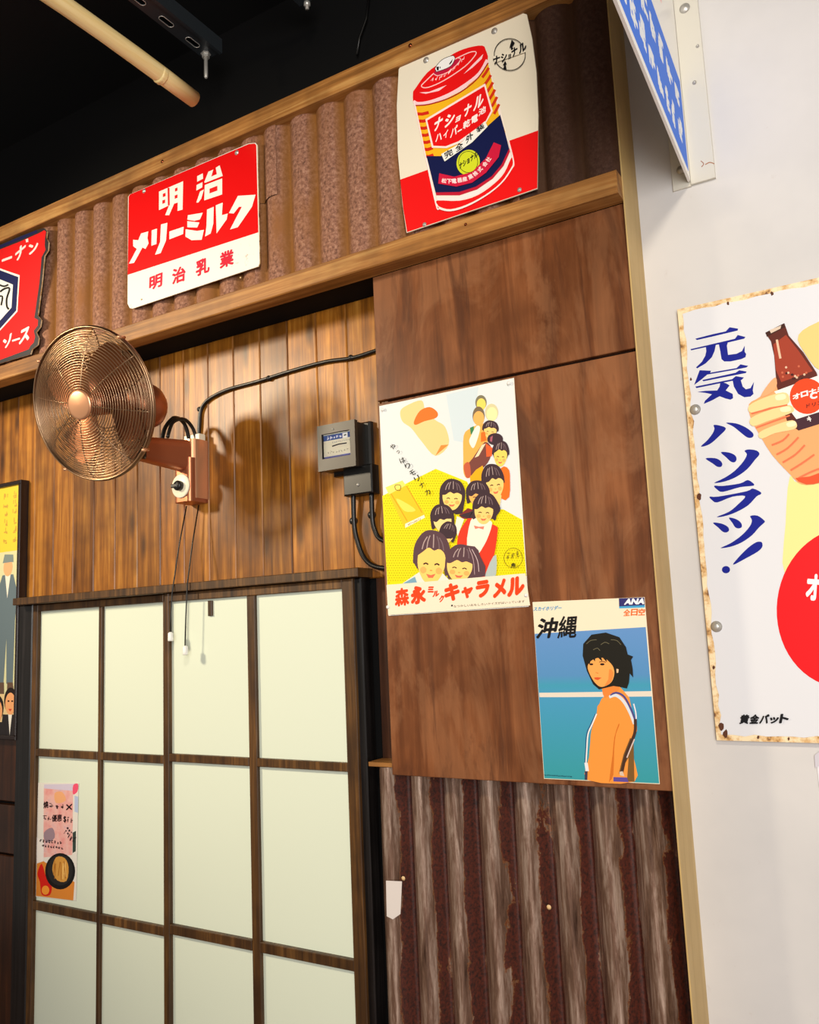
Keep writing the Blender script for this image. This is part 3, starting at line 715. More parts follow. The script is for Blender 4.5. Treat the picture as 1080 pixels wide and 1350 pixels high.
for i, ch in enumerate('LANOITAN'):
    t = i / 7; x = 215 + 315 * t; y = 525 - 215 * t + 34 * math.sin(math.pi * t); x2, y2 = x + 30, y - 18
    P.text(ch, *a4((x2, y2 - 30), (x, y - 14), (x2 - 4, y2)), (252, 214, 214), .03)
# red hexagon label
hexa = a4((160, 905), (770, 540), (848, 820)) + a5((715, 70), (690, 110), (430, 300), (300, 350), (150, 345), (85, 60))
P.poly(hexa, (250, 226, 220))
P.poly(a4((182, 915), (760, 568), (828, 818)) + a5((700, 70), (670, 100), (420, 280), (290, 330), (165, 325), (102, 65)), RED)
for ch, q in (('ナ', ((240, 1040), (325, 990), (262, 905))), ('シ', ((350, 1000), (450, 945), (370, 870))), ('ョ', ((462, 945), (512, 915), (475, 885))), ('ナ', ((550, 890), (625, 845), (560, 770))), ('ル', ((645, 830), (745, 760), (665, 690)))):
    P.text(ch, *a4(*q), (252, 236, 232), .045)
for ch, q in (('ハ', ((185, 290), (250, 262), (190, 215))), ('イ', ((265, 258), (310, 235), (272, 180))), ('パ', ((335, 250), (405, 205), (345, 150))), ('ー', ((412, 190), (455, 165), (412, 175))),
              ('乾', ((465, 165), (540, 120), (470, 85))), ('電', ((550, 112), (618, 70), (552, 35)))): P.text(ch, *a5(*q), (252, 236, 232), .03)
P.text('池', *a4((700, 880), (775, 830), (705, 805)), (252, 236, 232), .03)
P.poly(a5((245, 410), (440, 300), (690, 75), (718, 130), (560, 290), (280, 485)), WHT)
for ch, q in (('完', ((285, 462), (370, 415), (270, 395))), ('全', ((395, 395), (472, 345), (385, 325))), ('外', ((500, 310), (575, 240), (490, 240))), ('装', ((615, 200), (690, 140), (595, 150)))): P.text(ch, *a5(*q), BLK, .03)
P.ell(*a5((520, 495))[0], 15.2, 17, (206, 216, 40), .35)
P.line([(a5((520, 490))[0][0] + 12.6 * math.cos(t), a5((520, 490))[0][1] + 14 * math.sin(t)) for t in [2 * math.pi * k / 28 for k in range(28)]], .7, BLK, 0, True)
P.text('ナショナル', *a5((430, 570), (618, 440), (425, 505)), BLK, .05)
P.poly(a5((225, 605), (380, 640), (560, 590), (700, 450), (780, 290), (855, 320), (830, 440), (700, 600), (560, 700), (400, 740), (215, 710)), (200, 24, 60))
arc = catmull(a5((245, 700), (330, 712), (400, 705), (480, 690), (560, 660), (640, 600), (700, 535), (760, 460), (800, 370)), 6, False)
for i, ch in enumerate('松下電器産業株式会社'):
    k_ = int(i / 10 * (len(arc) - 5)); p0, p1 = Vector(arc[k_]), Vector(arc[k_ + 4]); nn_ = Vector(((p1 - p0).y, -(p1 - p0).x)).normalized() * 6.2; p1 = p0 + (p1 - p0).normalized() * 6.6
    P.text(ch, p0, p1, p0 + nn_, (250, 220, 220), .03)
P.line(a4((45, 720),) + a5((10, 60), (100, 500), (195, 930), (230, 965), (340, 985), (500, 940), (700, 830), (860, 700), (960, 560), (982, 490), (930, 270)), 1.6, (250, 226, 224), 4)
# round emblem top right
ec = A((547, 228))[0]
P.line([(ec[0] + 20.5 * math.cos(t), ec[1] + 21 * math.sin(t)) for t in [2 * math.pi * k / 40 for k in range(40)]], 1.0, BLK, 0, True)
P.poly(A((555, 165), (568, 180), (556, 198), (562, 200), (552, 218), (552, 200), (546, 198)), BLK); P.poly(A((528, 255), (534, 268), (530, 272), (534, 290), (518, 290), (524, 275), (518, 272)), BLK)
P.line(A((480, 250), (610, 205)), 8.5, CRM)
for ch, q in (('ナ', ((478, 272), (508, 262), (476, 238))), ('シ', ((512, 262), (538, 250), (508, 228))), ('ョ', ((540, 248), (552, 242), (540, 230))), ('ナ', ((556, 242), (582, 226), (552, 206))), ('ル', ((586, 228), (618, 208), (582, 190)))): P.text(ch, *A(*q), BLK, .05)
P.done(bt, 'printed red battery with gold stripes and navy band', 'battery name and maker in white and black')
for x, y in ((197, 252), (483, 130)): screw(bt, *A((x, y))[0], yB - .0001, .009)
for x, y in ((190, 940), (588, 795)): screw(bt, *A((x, y))[0], yB - .0001, .006)

# ---- scalloped sauce sign at the left edge
Cz = Z(0, 290, 6.75)
o = at(10, 470, yB); sc = thing('sauce_sign', (o.x - .1, yB, o.z), 'scalloped red enamel sauce sign with a navy hexagon, partly cut off at the left', 'sign')
outl = Cz((-700, 470), (0, 220), (160, 150), (330, 88), (395, 72), (418, 100), (412, 160), (432, 200), (428, 270), (395, 320), (372, 560), (335, 850), (368, 890), (358, 950), (320, 1000), (345, 1050), (335, 1110), (285, 1150), (270, 1195), (0, 1275), (-700, 1480), (-760, 1380), (-720, 1000), (-760, 560))
plate('enamel_plate', outl, yB, .005, plain('worn_dark_enamel_edge', (30, 26, 34), .4), sc, 0, M['edge'])
P = Print(yB)
P.poly(Cz((-690, 490), (0, 262), (170, 195), (340, 120), (395, 90), (410, 105), (400, 170), (398, 230), (405, 265), (370, 330), (350, 560), (305, 870), (338, 890), (335, 940), (300, 985), (312, 1040), (300, 1090), (270, 1120), (255, 1150), (0, 1245), (-690, 1460), (-740, 1360), (-700, 1000), (-740, 580)), RED)
P.line(Cz((-690, 470), (0, 238), (330, 100)), 3.4, NAVY)
P.poly(Cz((175, 492), (155, 815), (0, 985), (-230, 900), (-215, 560), (-30, 420)), WHT); P.poly(Cz((163, 508), (145, 805), (0, 968), (-215, 890), (-200, 570), (-30, 436)), NAVY)
P.poly(Cz((115, 575), (102, 780), (0, 895), (-160, 840), (-150, 610), (-20, 520)), WHT)
P.char()
for pts, wd in ((((-40, 560), (30, 590), (75, 575)), 2.4), (((0, 640), (40, 612), (85, 610), (60, 700), (62, 770), (80, 795)), 2.6), (((-40, 690), (20, 680), (10, 760)), 2.4), (((-60, 640), (-10, 570)), 2.4)): P.line(Cz(*pts), wd, BLK, 4, mb=P.let)
for ch, q, b_ in (('ー', ((15, 375), (108, 340), (15, 352)), .05), ('ナ', ((135, 380), (230, 300), (135, 270)), .05), ('ン', ((258, 315), (345, 270), (252, 225)), .05), ('ソ', ((30, 1160), (110, 1090), (25, 1070)), .05), ('ー', ((108, 1085), (180, 1062), (106, 1068)), .05), ('ス', ((165, 1115), (258, 1065), (180, 985)), .05)):
    P.text(ch, *Cz(*q), (250, 222, 222), b_)
P.poly(Cz((228, 172), (250, 165), (252, 195), (232, 200)), (250, 222, 222))
P.done(sc, 'red field with navy and white hexagon', 'white sauce name')

# ================================================================== POSTERS ON THE PLYWOOD
yP = -0.1418
# ---- caramel poster
F = Z(480, 480, 3.97); F5 = Z(500, 500, 5.4); F6 = Z(500, 650, 5.4)
o = at(605, 805, yP); cp = thing('caramel_poster', (o.x, yP, o.z), 'paper poster with a crowd of smiling children on yellow, on the plywood panel', 'poster')
plate('paper', F((80, 220), (785, 72), (862, 1270), (128, 1318)), yP, .0014, plain('poster_paper', (232, 228, 218), .4), cp)
P = Print(yP)
P.poly(F((84, 222), (780, 78), (822, 800), (100, 690)), (222, 226, 226))
P.poly(F((430, 160), (600, 118), (560, 420), (470, 400)), (206, 220, 226))
P.poly(F((96, 690), (250, 610), (375, 548), (540, 615), (600, 760), (730, 760), (828, 815), (850, 1108), (122, 1155)), (236, 220, 12))
for i in range(0, 44):                                   # screen dots on the yellow ground
    for j in range(0, 20):
        t, q_ = (i + .5 * (j % 2)) / 44, j / 20
        x = 103 + 735 * t; y = 730 + 390 * q_
        if (y > 800 - 0 * x or (x < 380 and y > 690 + 0)) and not (330 < x < 700 and y > 780) and not (110 < x < 330 and y < 870):
            pass
mk_ = MB(); Ld = P.k * P.STEP; P.k += 1
for i in range(58):
    for j in range(46):
        x = 100 + i * 13 + (6.5 if j % 2 else 0); y = 560 + j * 13
        yl = 695 + (x - 96) * -0.53 if x < 375 else (552 + (x - 375) * .41 if x < 540 else 760 + max(0, x - 730) * .55)
        yb_ = 1150 - (x - 122) * .063
        if y > yl + 4 and y < yb_ - 4 and 104 + (y - 690) * .04 < x < 824 + (y - 815) * .09:
            cx, cy = F((x, y))[0]; P.pic.add([P.put(cx + a_ * .85, cy + b_ * .85, Ld) for a_, b_ in ((-1, 0), (0, 1), (1, 0), (0, -1))], [(0, 1, 2, 3)], ink((176, 160, 0)))
# plain cut-out hand shape with an orange patch
P.poly(F5((150, 230), (190, 190), (300, 150), (330, 220), (400, 290), (470, 340), (495, 465), (400, 545), (300, 440), (230, 350), (165, 300)), (246, 206, 140), 4)
P.poly(F5((248, 300), (290, 225), (360, 198), (415, 235), (405, 275), (320, 300), (260, 325)), (242, 116, 40), 4)
P.poly(F5((400, 545), (440, 470), (495, 465)), (226, 140, 60))
# caramel box
P.poly(F5((45, 770), (165, 720), (330, 965), (180, 1055)), (248, 196, 36)); P.poly(F5((45, 770), (165, 720), (190, 755), (70, 820)), (252, 224, 110)); P.poly(F5((185, 1030), (320, 965), (326, 985), (186, 1058)), (250, 240, 214))
P.line(F5((85, 815), (200, 1010)), 1.0, (214, 150, 10)); P.line(F5((195, 760), (305, 950)), 1.0, (214, 150, 10)); P.scribble(*F5((205, 1045), (300, 1000), (200, 1028)), 9, (150, 110, 40), .2, 12)
P.line(catmull(F5((115, 755), (150, 755), (148, 790), (118, 785)), 5), .8, (60, 60, 30), 0, True)
P.poly(F5((120, 850), (190, 880), (260, 930), (220, 945), (170, 930)), (252, 222, 90), 3)
SK = (248, 206, 120); SK2 = (244, 178, 96); HR = (62, 44, 52); HR2 = (88, 62, 70); ORG = (238, 112, 34)
F7 = Z(600, 510, 9.64)
# the back of the crowd
P.poly(F7((110, 620), (190, 530), (330, 470), (420, 500), (400, 800), (330, 1000), (180, 1160), (110, 1100), (105, 900)), (240, 176, 84), 3)
P.poly(F7((190, 520), (240, 500), (240, 580), (200, 610)), (60, 130, 80)); P.poly(F7((205, 620), (270, 500), (320, 520), (280, 680), (230, 780), (180, 700)), (228, 232, 222), 3)
P.poly(F7((230, 900), (380, 700), (470, 800), (420, 960), (300, 1080), (220, 1130), (120, 1050)), (120, 66, 58), 3)
P.poly(F7((250, 900), (340, 740), (390, 720), (300, 880)), (236, 216, 180)); P.poly(F7((110, 1000), (180, 960), (200, 1130), (140, 1150)), (196, 92, 60), 3)
for cx, cy, rx, ry, c_, hb in ((330, 200, 72, 95, (250, 214, 100), (126, 120, 96)), (465, 325, 84, 110, (250, 240, 170), (214, 206, 160))):
    P.ell(*F7((cx, cy))[0], rx / 9.64, ry / 9.64, hb); P.ell(*F7((cx + 4, cy + 22))[0], rx / 9.64 * .8, ry / 9.64 * .8, c_)
P.ell(*F7((300, 370))[0], 8, 12.5, (120, 104, 80)); P.ell(*F7((302, 400))[0], 7.2, 9.5, SK2)
def kid(F_, cx, cy, rx, ry, rot=0.0, face=SK, hair=HR, fringe=.35, feat=True, dx=0.0, bob=.75):
    """printed head: hair cap, face, fringe, eyes and mouth; units of the zoomed drawing"""
    k = 1 / (F_((1, 0))[0][0] - F_((0, 0))[0][0]); X0, Y0 = F_((cx, cy))[0]; rx /= k; ry /= k
    c, s_ = math.cos(rot), math.sin(rot)
    g = lambda x, y: (X0 + (x * rx) * c - (y * ry) * s_, Y0 + (x * rx) * s_ + (y * ry) * c)
    P.poly([g(*p) for p in ((-1, .2), (-.95, -.45), (-.5, -.95), (.1, -1.02), (.65, -.82), (.98, -.3), (1, min(.3, bob)), (.9, bob), (.5, .6), (-.5, .6), (-.92, bob))], hair, 4)
    P.poly([g(*p) for p in ((-.72 + dx, -.15), (-.4 + dx, -.35), (.3 + dx, -.4), (.7 + dx, -.1), (.72 + dx, .4), (.4 + dx, .9), (dx, 1.05), (-.4 + dx, .9), (-.72 + dx, .4))], face, 4)
    P.poly([g(*p) for p in ((-.9, .0), (-.8, -.5), (0, -.8), (.8, -.5), (.9, .05), (.6 + dx, -.3 + fringe * .8), (.35 + dx, -.42 + fringe), (.1 + dx, -.35 + fringe), (-.2 + dx, -.45 + fringe), (-.55 + dx, -.25 + fringe))], hair, 3)
    for hx in (-.55, -.3, .05, .38, .62):
        P.line([g(*p) for p in ((hx * .55, -.88 + abs(hx) * .2), (hx * .85, -.66 + abs(hx) * .2), (hx, -.36 + abs(hx) * .15))], .055 * rx, (176, 154, 150) if hx < .3 else (120, 98, 104), 3)
    if feat:
        for ex in (-.42, .42): P.ell(*g(ex + dx * .8, .52), rx * .17, ry * .13, (244, 176, 96) if face[2] > 98 else (244, 186, 80), rot, 14)
        for ex in (-.3, .3): P.line([g(*p) for p in ((ex - .13 + dx, .30), (ex + dx, .25), (ex + .13 + dx, .30))], .9 * ry / 16, (60, 36, 30), 3)
        P.poly([g(*p) for p in ((-.25 + dx, .66), (0 + dx, .70), (.25 + dx, .64), (.12 + dx, .80), (-.12 + dx, .81))], (226, 110, 80))
        P.line([g(*p) for p in ((-.06 + dx, .52), (.06 + dx, .52))], .7 * ry / 16, (222, 150, 80))
kid(F7, 450, 540, 105, 110, .1, SK, HR, .2, bob=.15); P.poly(F7((330, 580), (380, 570), (400, 680), (330, 700)), ORG)
P.poly(F7((390, 720), (480, 780), (470, 880), (400, 890)), (236, 96, 46)); P.ell(*F7((510, 665))[0], 10.5, 8, HR); P.poly(F7((450, 640), (480, 620), (470, 700), (445, 690)), (170, 92, 110))
P.poly(F7((620, 1010), (690, 1060), (700, 1200), (690, 1400), (590, 1420), (560, 1100)), ORG, 2); P.poly(F7((190, 1150), (350, 1000), (380, 1200), (300, 1260), (230, 1270)), (244, 172, 24), 2)
kid(F7, 580, 845, 110, 160, .05, (248, 210, 100), HR, .15, bob=.1)
F8 = Z(570, 600, 8.31)
kid(F8, 665, 280, 125, 180, -.1, SK, HR, .3, True, .15, .2)
P.poly(F8((640, 420), (760, 440), (740, 560), (640, 520)), SK)
kid(F8, 500, 420, 130, 140, -.05, SK2, HR, .45)
P.poly(F8((290, 660), (390, 580), (450, 600), (450, 690), (340, 700)), (126, 44, 44))
P.poly(F8((80, 540), (110, 430), (330, 420), (350, 540), (330, 640), (260, 650), (130, 560)), HR)
kid(F8, 220, 430, 140, 165, .05, (250, 214, 120), HR, .3)
# girl in the red cardigan
P.poly(F8((270, 1000), (290, 860), (370, 720), (430, 690), (690, 770), (715, 850), (680, 1090), (640, 1200), (640, 1400), (250, 1300)), (226, 58, 34), 3)
P.poly(F8((420, 720), (500, 680), (640, 720), (650, 780), (610, 900), (560, 1000), (480, 1100), (380, 1000)), (240, 234, 214), 3)
P.poly(F8((630, 1180), (700, 1090), (700, 1300), (640, 1420), (560, 1400)), (176, 190, 186), 2)
P.poly(F8((455, 770), (510, 785), (570, 780), (560, 815), (510, 800), (470, 810)), (232, 130, 110))
P.poly(F8((520, 450), (640, 420), (720, 520), (745, 610), (640, 700), (620, 540), (470, 560), (450, 690), (300, 660), (460, 600)), HR, 3)
kid(F8, 575, 585, 135, 165, .05, SK, HR, .32, True, -.06)
P.poly(F8((250, 780), (270, 670), (350, 700), (300, 830), (280, 890)), (238, 232, 214))
kid(F8, 110, 690, 130, 150, -.1, (250, 216, 140), HR, .5, False); kid(F8, 170, 850, 95, 120, .3, SK, HR, .9, False)
# two faces in front
P.poly(F6((170, 640), (290, 560), (440, 560), (500, 620), (495, 625), (180, 655)), (230, 226, 214)); P.poly(F6((168, 645), (255, 595), (270, 640)), (120, 164, 186))
kid(F6, 375, 455, 132, 185, .06, (250, 206, 110), HR2, .10, True, 0, .3); 
P.poly(F6((490, 610), (500, 430), (560, 380), (680, 380), (720, 450), (755, 590)), HR2, 2); kid(F6, 590, 500, 120, 130, .1, (250, 206, 116), HR2, .3, True, -.12)
P.line(F6((660, 400), (700, 480), (710, 560)), .8, (214, 190, 190), 3); P.line(F6((640, 390), (670, 470), (680, 580)), .6, (200, 170, 170), 3)
P.poly(F6((52, 655), (1040, 572), (1075, 800), (64, 868)), (236, 224, 200))
TR = (226, 66, 22)
for ch, q in (('森', ((112, 812), (215, 798), (110, 682))), ('永', ((225, 800), (335, 782), (222, 668))), ('ミ', ((345, 718), (392, 708), (342, 668))), ('ル', ((378, 742), (425, 735), (385, 698))), ('ク', ((425, 782), (462, 768), (428, 735))),
              ('キ', ((465, 778), (575, 760), (462, 650))), ('ャ', ((585, 758), (668, 742), (585, 672))), ('ラ', ((690, 752), (790, 735), (685, 630))), ('メ', ((808, 752), (905, 735), (812, 620))), ('ル', ((910, 745), (1035, 718), (912, 608)))):
    P.text(ch, *F6(*q), TR, .048 if ch == '森' else .07)
P.poly(F6((512, 796), (524, 795), (524, 806), (512, 807)), BLK); P.text('なつかしいおもしろいクイズがはいっています', *F6((530, 815), (1035, 778), (530, 798)), (90, 70, 50), 0)
for ch, x, y, r_ in (('や', 97, 480, .5), ('っ', 135, 517, .5), ('は', 165, 575, .6), ('り', 203, 615, .65), ('モ', 237, 665, .7), ('リ', 270, 705, .75), ('ナ', 305, 752, .75), ('カ', 345, 803, .6)):
    c_, s_ = math.cos(-r_ + .15), math.sin(-r_ + .15); h = 19 if ch != 'っ' else 11
    g = lambda a_, b_: (x + (a_ * c_ - b_ * s_) * h, y + (a_ * s_ + b_ * c_) * h)
    P.text(ch, *F5(g(-1, 1), g(1, 1), g(-1, -1)), BLK, .012)
cc_ = F6((955, 462))[0]; P.line([(cc_[0] + 12.3 * math.cos(t), cc_[1] + 13 * math.sin(t)) for t in [2 * math.pi * k / 30 for k in range(30)]], .5, (70, 66, 20), 0, True); P.text('角', *F6((938, 530), (970, 526), (938, 500)), BLK, .03); P.scribble(*F6((905, 480), (1005, 470), (905, 420)), 3, (120, 112, 20), .1, 4)
P.done(cp, 'printed crowd of children beside a yellow caramel box', 'orange caramel name along the foot')
for x, y in ((98, 238), (758, 100), (848, 1210), (125, 1272)): screw(cp, *F((x, y))[0], yP - .0045, .005, M['whitep'], 'pin')

# ---- travel poster
G = Z(680, 760, 4.5); G1 = Z(750, 820, 9.0); G2 = Z(760, 910, 9.0)
o = at(790, 1035, yP); tp = thing('travel_poster', (o.x, yP, o.z), 'blue sea travel poster with a dark-haired person in braces, on the plywood panel', 'poster')
plate('paper', G((100, 152), (765, 122), (855, 1232), (168, 1200)), yP, .0014, plain('travel_paper', (238, 224, 196), .4), tp)
P = Print(yP)
sea = NT('sea_print'); zz = sea.node('ShaderNodeSeparateXYZ'); tc_ = sea.node('ShaderNodeTexCoord'); sea.link(tc_.outputs['Object'], zz.inputs[0])
sea.out(sea.ramp(sea.math('DIVIDE', zz.outputs[2], 0.40), [(0.0, (52, 150, 158)), (0.30, (62, 150, 178)), (0.50, (70, 150, 190)), (0.56, (64, 152, 180)), (0.62, (84, 140, 190)), (0.9, (98, 144, 200))]), .38, 0, .35)
P.poly(G((113, 340), (772, 300), (852, 1228), (170, 1197)), sea.m)
P.poly(G((140, 690), (300, 688), (805, 680), (808, 712), (300, 716), (142, 716)), (224, 212, 196))
P.poly(G((612, 130), (763, 124), (766, 170), (614, 178)), (50, 48, 108)); P.poly(G((614, 178), (766, 170), (767, 184), (614, 190)), (70, 160, 206))
P.text('ANA', *G((642, 168), (762, 164), (652, 132)), (248, 248, 244), .055); P.word('全日空', *G((636, 236), (768, 230), (640, 195)), (226, 106, 40), .03)
P.text('スカイホリデー', *G((104, 206), (270, 198), (110, 180)), (46, 146, 196), .03)
P.text('沖', *G((115, 372), (235, 364), (140, 248)), (22, 20, 20), .035); P.text('縄', *G((245, 370), (358, 362), (262, 236)), (22, 20, 20), .022)
P.scribble(*G((168, 1182), (335, 1192), (168, 1174)), 22, (20, 50, 70), .3, 8)
SKN = (238, 148, 62); SKD = (206, 112, 36); HRK = (30, 28, 22)
P.poly(G1((400, 760), (420, 900), (340, 1000), (330, 1100), (760, 1100), (720, 900), (600, 760)), SKN, 0)
P.poly(G2((300, 100), (400, 70), (560, 110), (650, 230), (700, 330), (720, 480), (660, 620), (680, 800), (690, 1085), (130, 1065), (150, 800), (165, 620), (180, 470), (250, 260)), SKN, 3)
P.poly(G2((500, 400), (510, 420), (470, 520), (450, 700), (440, 1000), (400, 1075), (390, 1075), (430, 760), (450, 560)), SKD, 2)
P.poly(G2((640, 560), (680, 640), (690, 1085), (600, 1085), (620, 800), (560, 900), (500, 1000), (560, 760)), (120, 84, 40), 0)
P.line(G2((240, 280), (190, 400), (140, 520), (125, 700), (115, 860)), 1.7, (238, 230, 226), 4); P.line(G2((228, 280), (172, 400), (122, 520), (110, 700), (102, 860)), .8, (40, 50, 110), 4)
P.poly(G2((95, 860), (135, 860), (150, 960), (110, 960)), (224, 226, 230)); P.poly(G2((100, 960), (135, 960), (130, 1065), (100, 1062)), (60, 60, 80))
P.line(G2((390, 80), (470, 60), (560, 130), (640, 270), (690, 400)), 4.0, (212, 218, 226), 4); P.line(G2((400, 55), (480, 30), (570, 80), (650, 230), (700, 360)), 2.6, (76, 72, 132), 4); P.line(G2((680, 160), (705, 260), (712, 360)), 1.6, (234, 226, 232), 3)
P.line(G2((700, 340), (695, 500), (640, 640), (580, 800), (540, 980)), 4.0, (70, 46, 34), 4); P.line(G2((690, 580), (640, 700), (600, 800)), 1.6, (214, 190, 180), 3)
P.poly(G2((440, 1030), (600, 1035), (620, 1090), (440, 1082)), (92, 74, 150)); P.poly(G2((510, 970), (550, 960), (570, 1020), (520, 1010)), (210, 190, 170))
# head
P.poly(G1((400, 700), (560, 680), (600, 800), (520, 840), (430, 900), (395, 800)), (230, 132, 56), 2)
P.poly(G1((165, 400), (172, 260), (270, 150), (440, 125), (600, 180), (680, 300), (700, 385), (765, 410), (740, 450), (760, 560), (765, 660), (725, 610), (715, 720), (690, 790), (600, 770), (530, 760), (360, 800), (290, 740), (215, 580)), HRK, 0)
P.poly(G1((225, 520), (300, 440), (420, 430), (520, 520), (540, 620), (500, 720), (400, 770), (330, 740), (260, 640)), (242, 164, 84), 4)
P.poly(G1((190, 300), (420, 260), (600, 380), (600, 560), (545, 600), (520, 500), (440, 420), (455, 480), (380, 400), (400, 470), (320, 400), (310, 470), (270, 410), (250, 500), (200, 480)), HRK, 0)
P.ell(*G1((268, 502))[0], 2.6, 1.3, (44, 26, 20)); P.ell(*G1((398, 502))[0], 3.0, 1.5, (44, 26, 20)); P.line(G1((360, 478), (400, 468), (440, 480)), .9, (60, 36, 24), 3); P.poly(G1((480, 560), (530, 600), (500, 715), (420, 762), (470, 680)), (226, 136, 62), 2); P.line(G1((320, 600), (350, 608)), .9, (214, 120, 50)); P.poly(G1((300, 660), (340, 655), (390, 662), (345, 690), (310, 680)), (214, 84, 40))
P.poly(G1((565, 555), (592, 560), (588, 600), (568, 605)), (232, 190, 150)); 
for pts in (((210, 260), (260, 220), (330, 210)), ((380, 270), (430, 240), (480, 260)), ((500, 210), (570, 220), (620, 270)), ((290, 330), (340, 310), (370, 340))): P.line(G1(*pts), .7, (110, 104, 78), 3)
P.done(tp, 'printed person with short dark hair before a turquoise sea', 'black place name, airline name at the top right')

# ================================================================== WHITE DRINK SIGN (white wall)
yW = -0.036
E1 = Z(900, 420, 9.818); E2 = Z(910, 540, 9.818); E3 = Z(920, 630, 9.643); E4 = Z(970, 400, 4.82); E5 = Z(930, 660, 3.97)
o = at(1060, 980, yW); ds = thing('drink_sign', (o.x, yW, o.z), 'large white enamel drink sign with rusty edges and blue brush lettering on the white wall', 'sign')
a0 = at(893, 408, yW); a1 = at(945, 976, yW); WX = a0.x + 0.86
mb = MB(); mb.prism([(a0.x, yW, a1.z), (WX, yW, a1.z), (WX, yW, a0.z), (a0.x, yW, a0.z)], (0, .006, 0), M['edge']); build('rusty_backing', mb, ds)
mb = MB(); rnd = random.Random(3); e_ = .013
def wavy(xa, za, xb, zb, n):
    return [(xa + (xb - xa) * i / n + rnd.uniform(-.003, .003), za + (zb - za) * i / n + rnd.uniform(-.003, .003)) for i in range(n)]
pts = wavy(a0.x + e_, a1.z + e_, WX - e_, a1.z + e_, 34) + wavy(WX - e_, a1.z + e_, WX - e_, a0.z - e_, 44) + wavy(WX - e_, a0.z - e_, a0.x + e_, a0.z - e_, 34) + wavy(a0.x + e_, a0.z - e_, a0.x + e_, a1.z + e_, 44)
mb.prism([(x, yW - .0012, z) for x, z in pts], (0, .0012, 0), plain('white_enamel', (222, 224, 230), .25)); build('enamel_face', mb, ds)
P = Print(yW - .0012)
BLU = (12, 26, 138)
P.char()
for pg in (((165, 260), (400, 200), (560, 165), (610, 112), (720, 130), (715, 155), (400, 230), (185, 278)), ((105, 395), (300, 350), (620, 275), (680, 260), (715, 212), (815, 238), (800, 260), (590, 310), (440, 340), (110, 412))):
    P.poly(E1(*pg), BLU, 0, P.let)
P.poly(E1((300, 350), (435, 325), (415, 420), (380, 500), (300, 580), (190, 645), (175, 632), (250, 560), (295, 480), (308, 420)), BLU, 0, P.let)
P.poly(E1((470, 330), (590, 300), (575, 350), (590, 470), (700, 455), (770, 420), (805, 350), (805, 430), (825, 460), (815, 500), (760, 525), (620, 555), (540, 555), (505, 525), (490, 430)), BLU, 0, P.let)
P.char()
P.poly(E1((222, 668), (370, 675), (360, 700), (700, 640), (750, 592), (850, 612), (830, 632), (640, 670), (320, 725), (250, 785), (150, 860), (180, 780)), BLU, 0, P.let)
P.poly(E1((255, 795), (690, 700), (735, 668), (830, 685), (820, 705), (560, 755), (270, 812)), BLU, 0, P.let)
P.poly(E1((165, 880), (640, 785), (690, 745), (795, 762), (775, 785), (755, 800), (780, 880), (820, 915), (880, 900), (925, 820), (910, 930), (920, 975), (880, 1010), (800, 1018), (720, 975), (665, 880), (650, 805), (400, 855), (180, 900)), BLU, 0, P.let)
P.poly(E1((490, 820), (560, 835), (610, 865), (560, 930), (650, 975), (655, 1030), (620, 1050), (560, 1035), (480, 1005), (380, 1060), (275, 1105), (290, 1065), (380, 980), (290, 960), (190, 950), (300, 935), (450, 930), (480, 880)), BLU, 0, P.let)
for pg in (((305, 200), (380, 205), (465, 245), (380, 340), (280, 430), (200, 470), (140, 475), (220, 400), (290, 310), (315, 245)), ((465, 170), (600, 180), (720, 230), (800, 290), (822, 330), (800, 362), (740, 360), (660, 300), (560, 220)),
           ((200, 632), (320, 628), (390, 660), (418, 705), (400, 740), (350, 738), (290, 695)), ((398, 552), (500, 555), (580, 590), (602, 640), (580, 680), (530, 675), (470, 620)),
           ((705, 535), (760, 515), (860, 530), (898, 578), (840, 650), (740, 770), (600, 870), (450, 930), (310, 950), (450, 880), (580, 790), (690, 670), (735, 580))):
    if pg[0] in ((305, 200), (200, 632)): P.char()
    P.poly(E2(*pg), BLU, 3, P.let)
for pg in (((210, 100), (320, 102), (540, 70), (630, 28), (690, 55), (712, 98), (540, 118), (320, 178), (250, 150)), ((152, 238), (260, 238), (620, 170), (700, 135), (800, 180), (800, 210), (750, 235), (640, 350), (480, 440), (330, 490), (245, 495), (400, 430), (520, 330), (605, 232), (440, 240), (250, 312), (180, 280)),
           ((195, 570), (300, 580), (380, 620), (400, 665), (370, 692), (320, 685), (260, 630)), ((398, 505), (490, 525), (550, 570), (562, 620), (530, 642), (480, 630), (440, 570)),
           ((668, 485), (760, 480), (850, 545), (840, 575), (780, 630), (690, 730), (560, 820), (420, 875), (290, 892), (420, 830), (560, 730), (660, 620), (690, 540)),
           ((820, 830), (820, 880), (760, 940), (600, 1030), (450, 1105), (520, 1010), (640, 890), (740, 820), (800, 812))):
    if pg[0] in ((210, 100), (195, 570), (820, 830)): P.char()
    P.poly(E3(*pg), BLU, 3, P.let)
P.poly([(E3((360, 1167))[0][0] + 5.4 * math.cos(t), E3((360, 1167))[0][1] + 4.8 * math.sin(t)) for t in [2 * math.pi * k / 20 for k in range(20)]], BLU, 0, P.let)
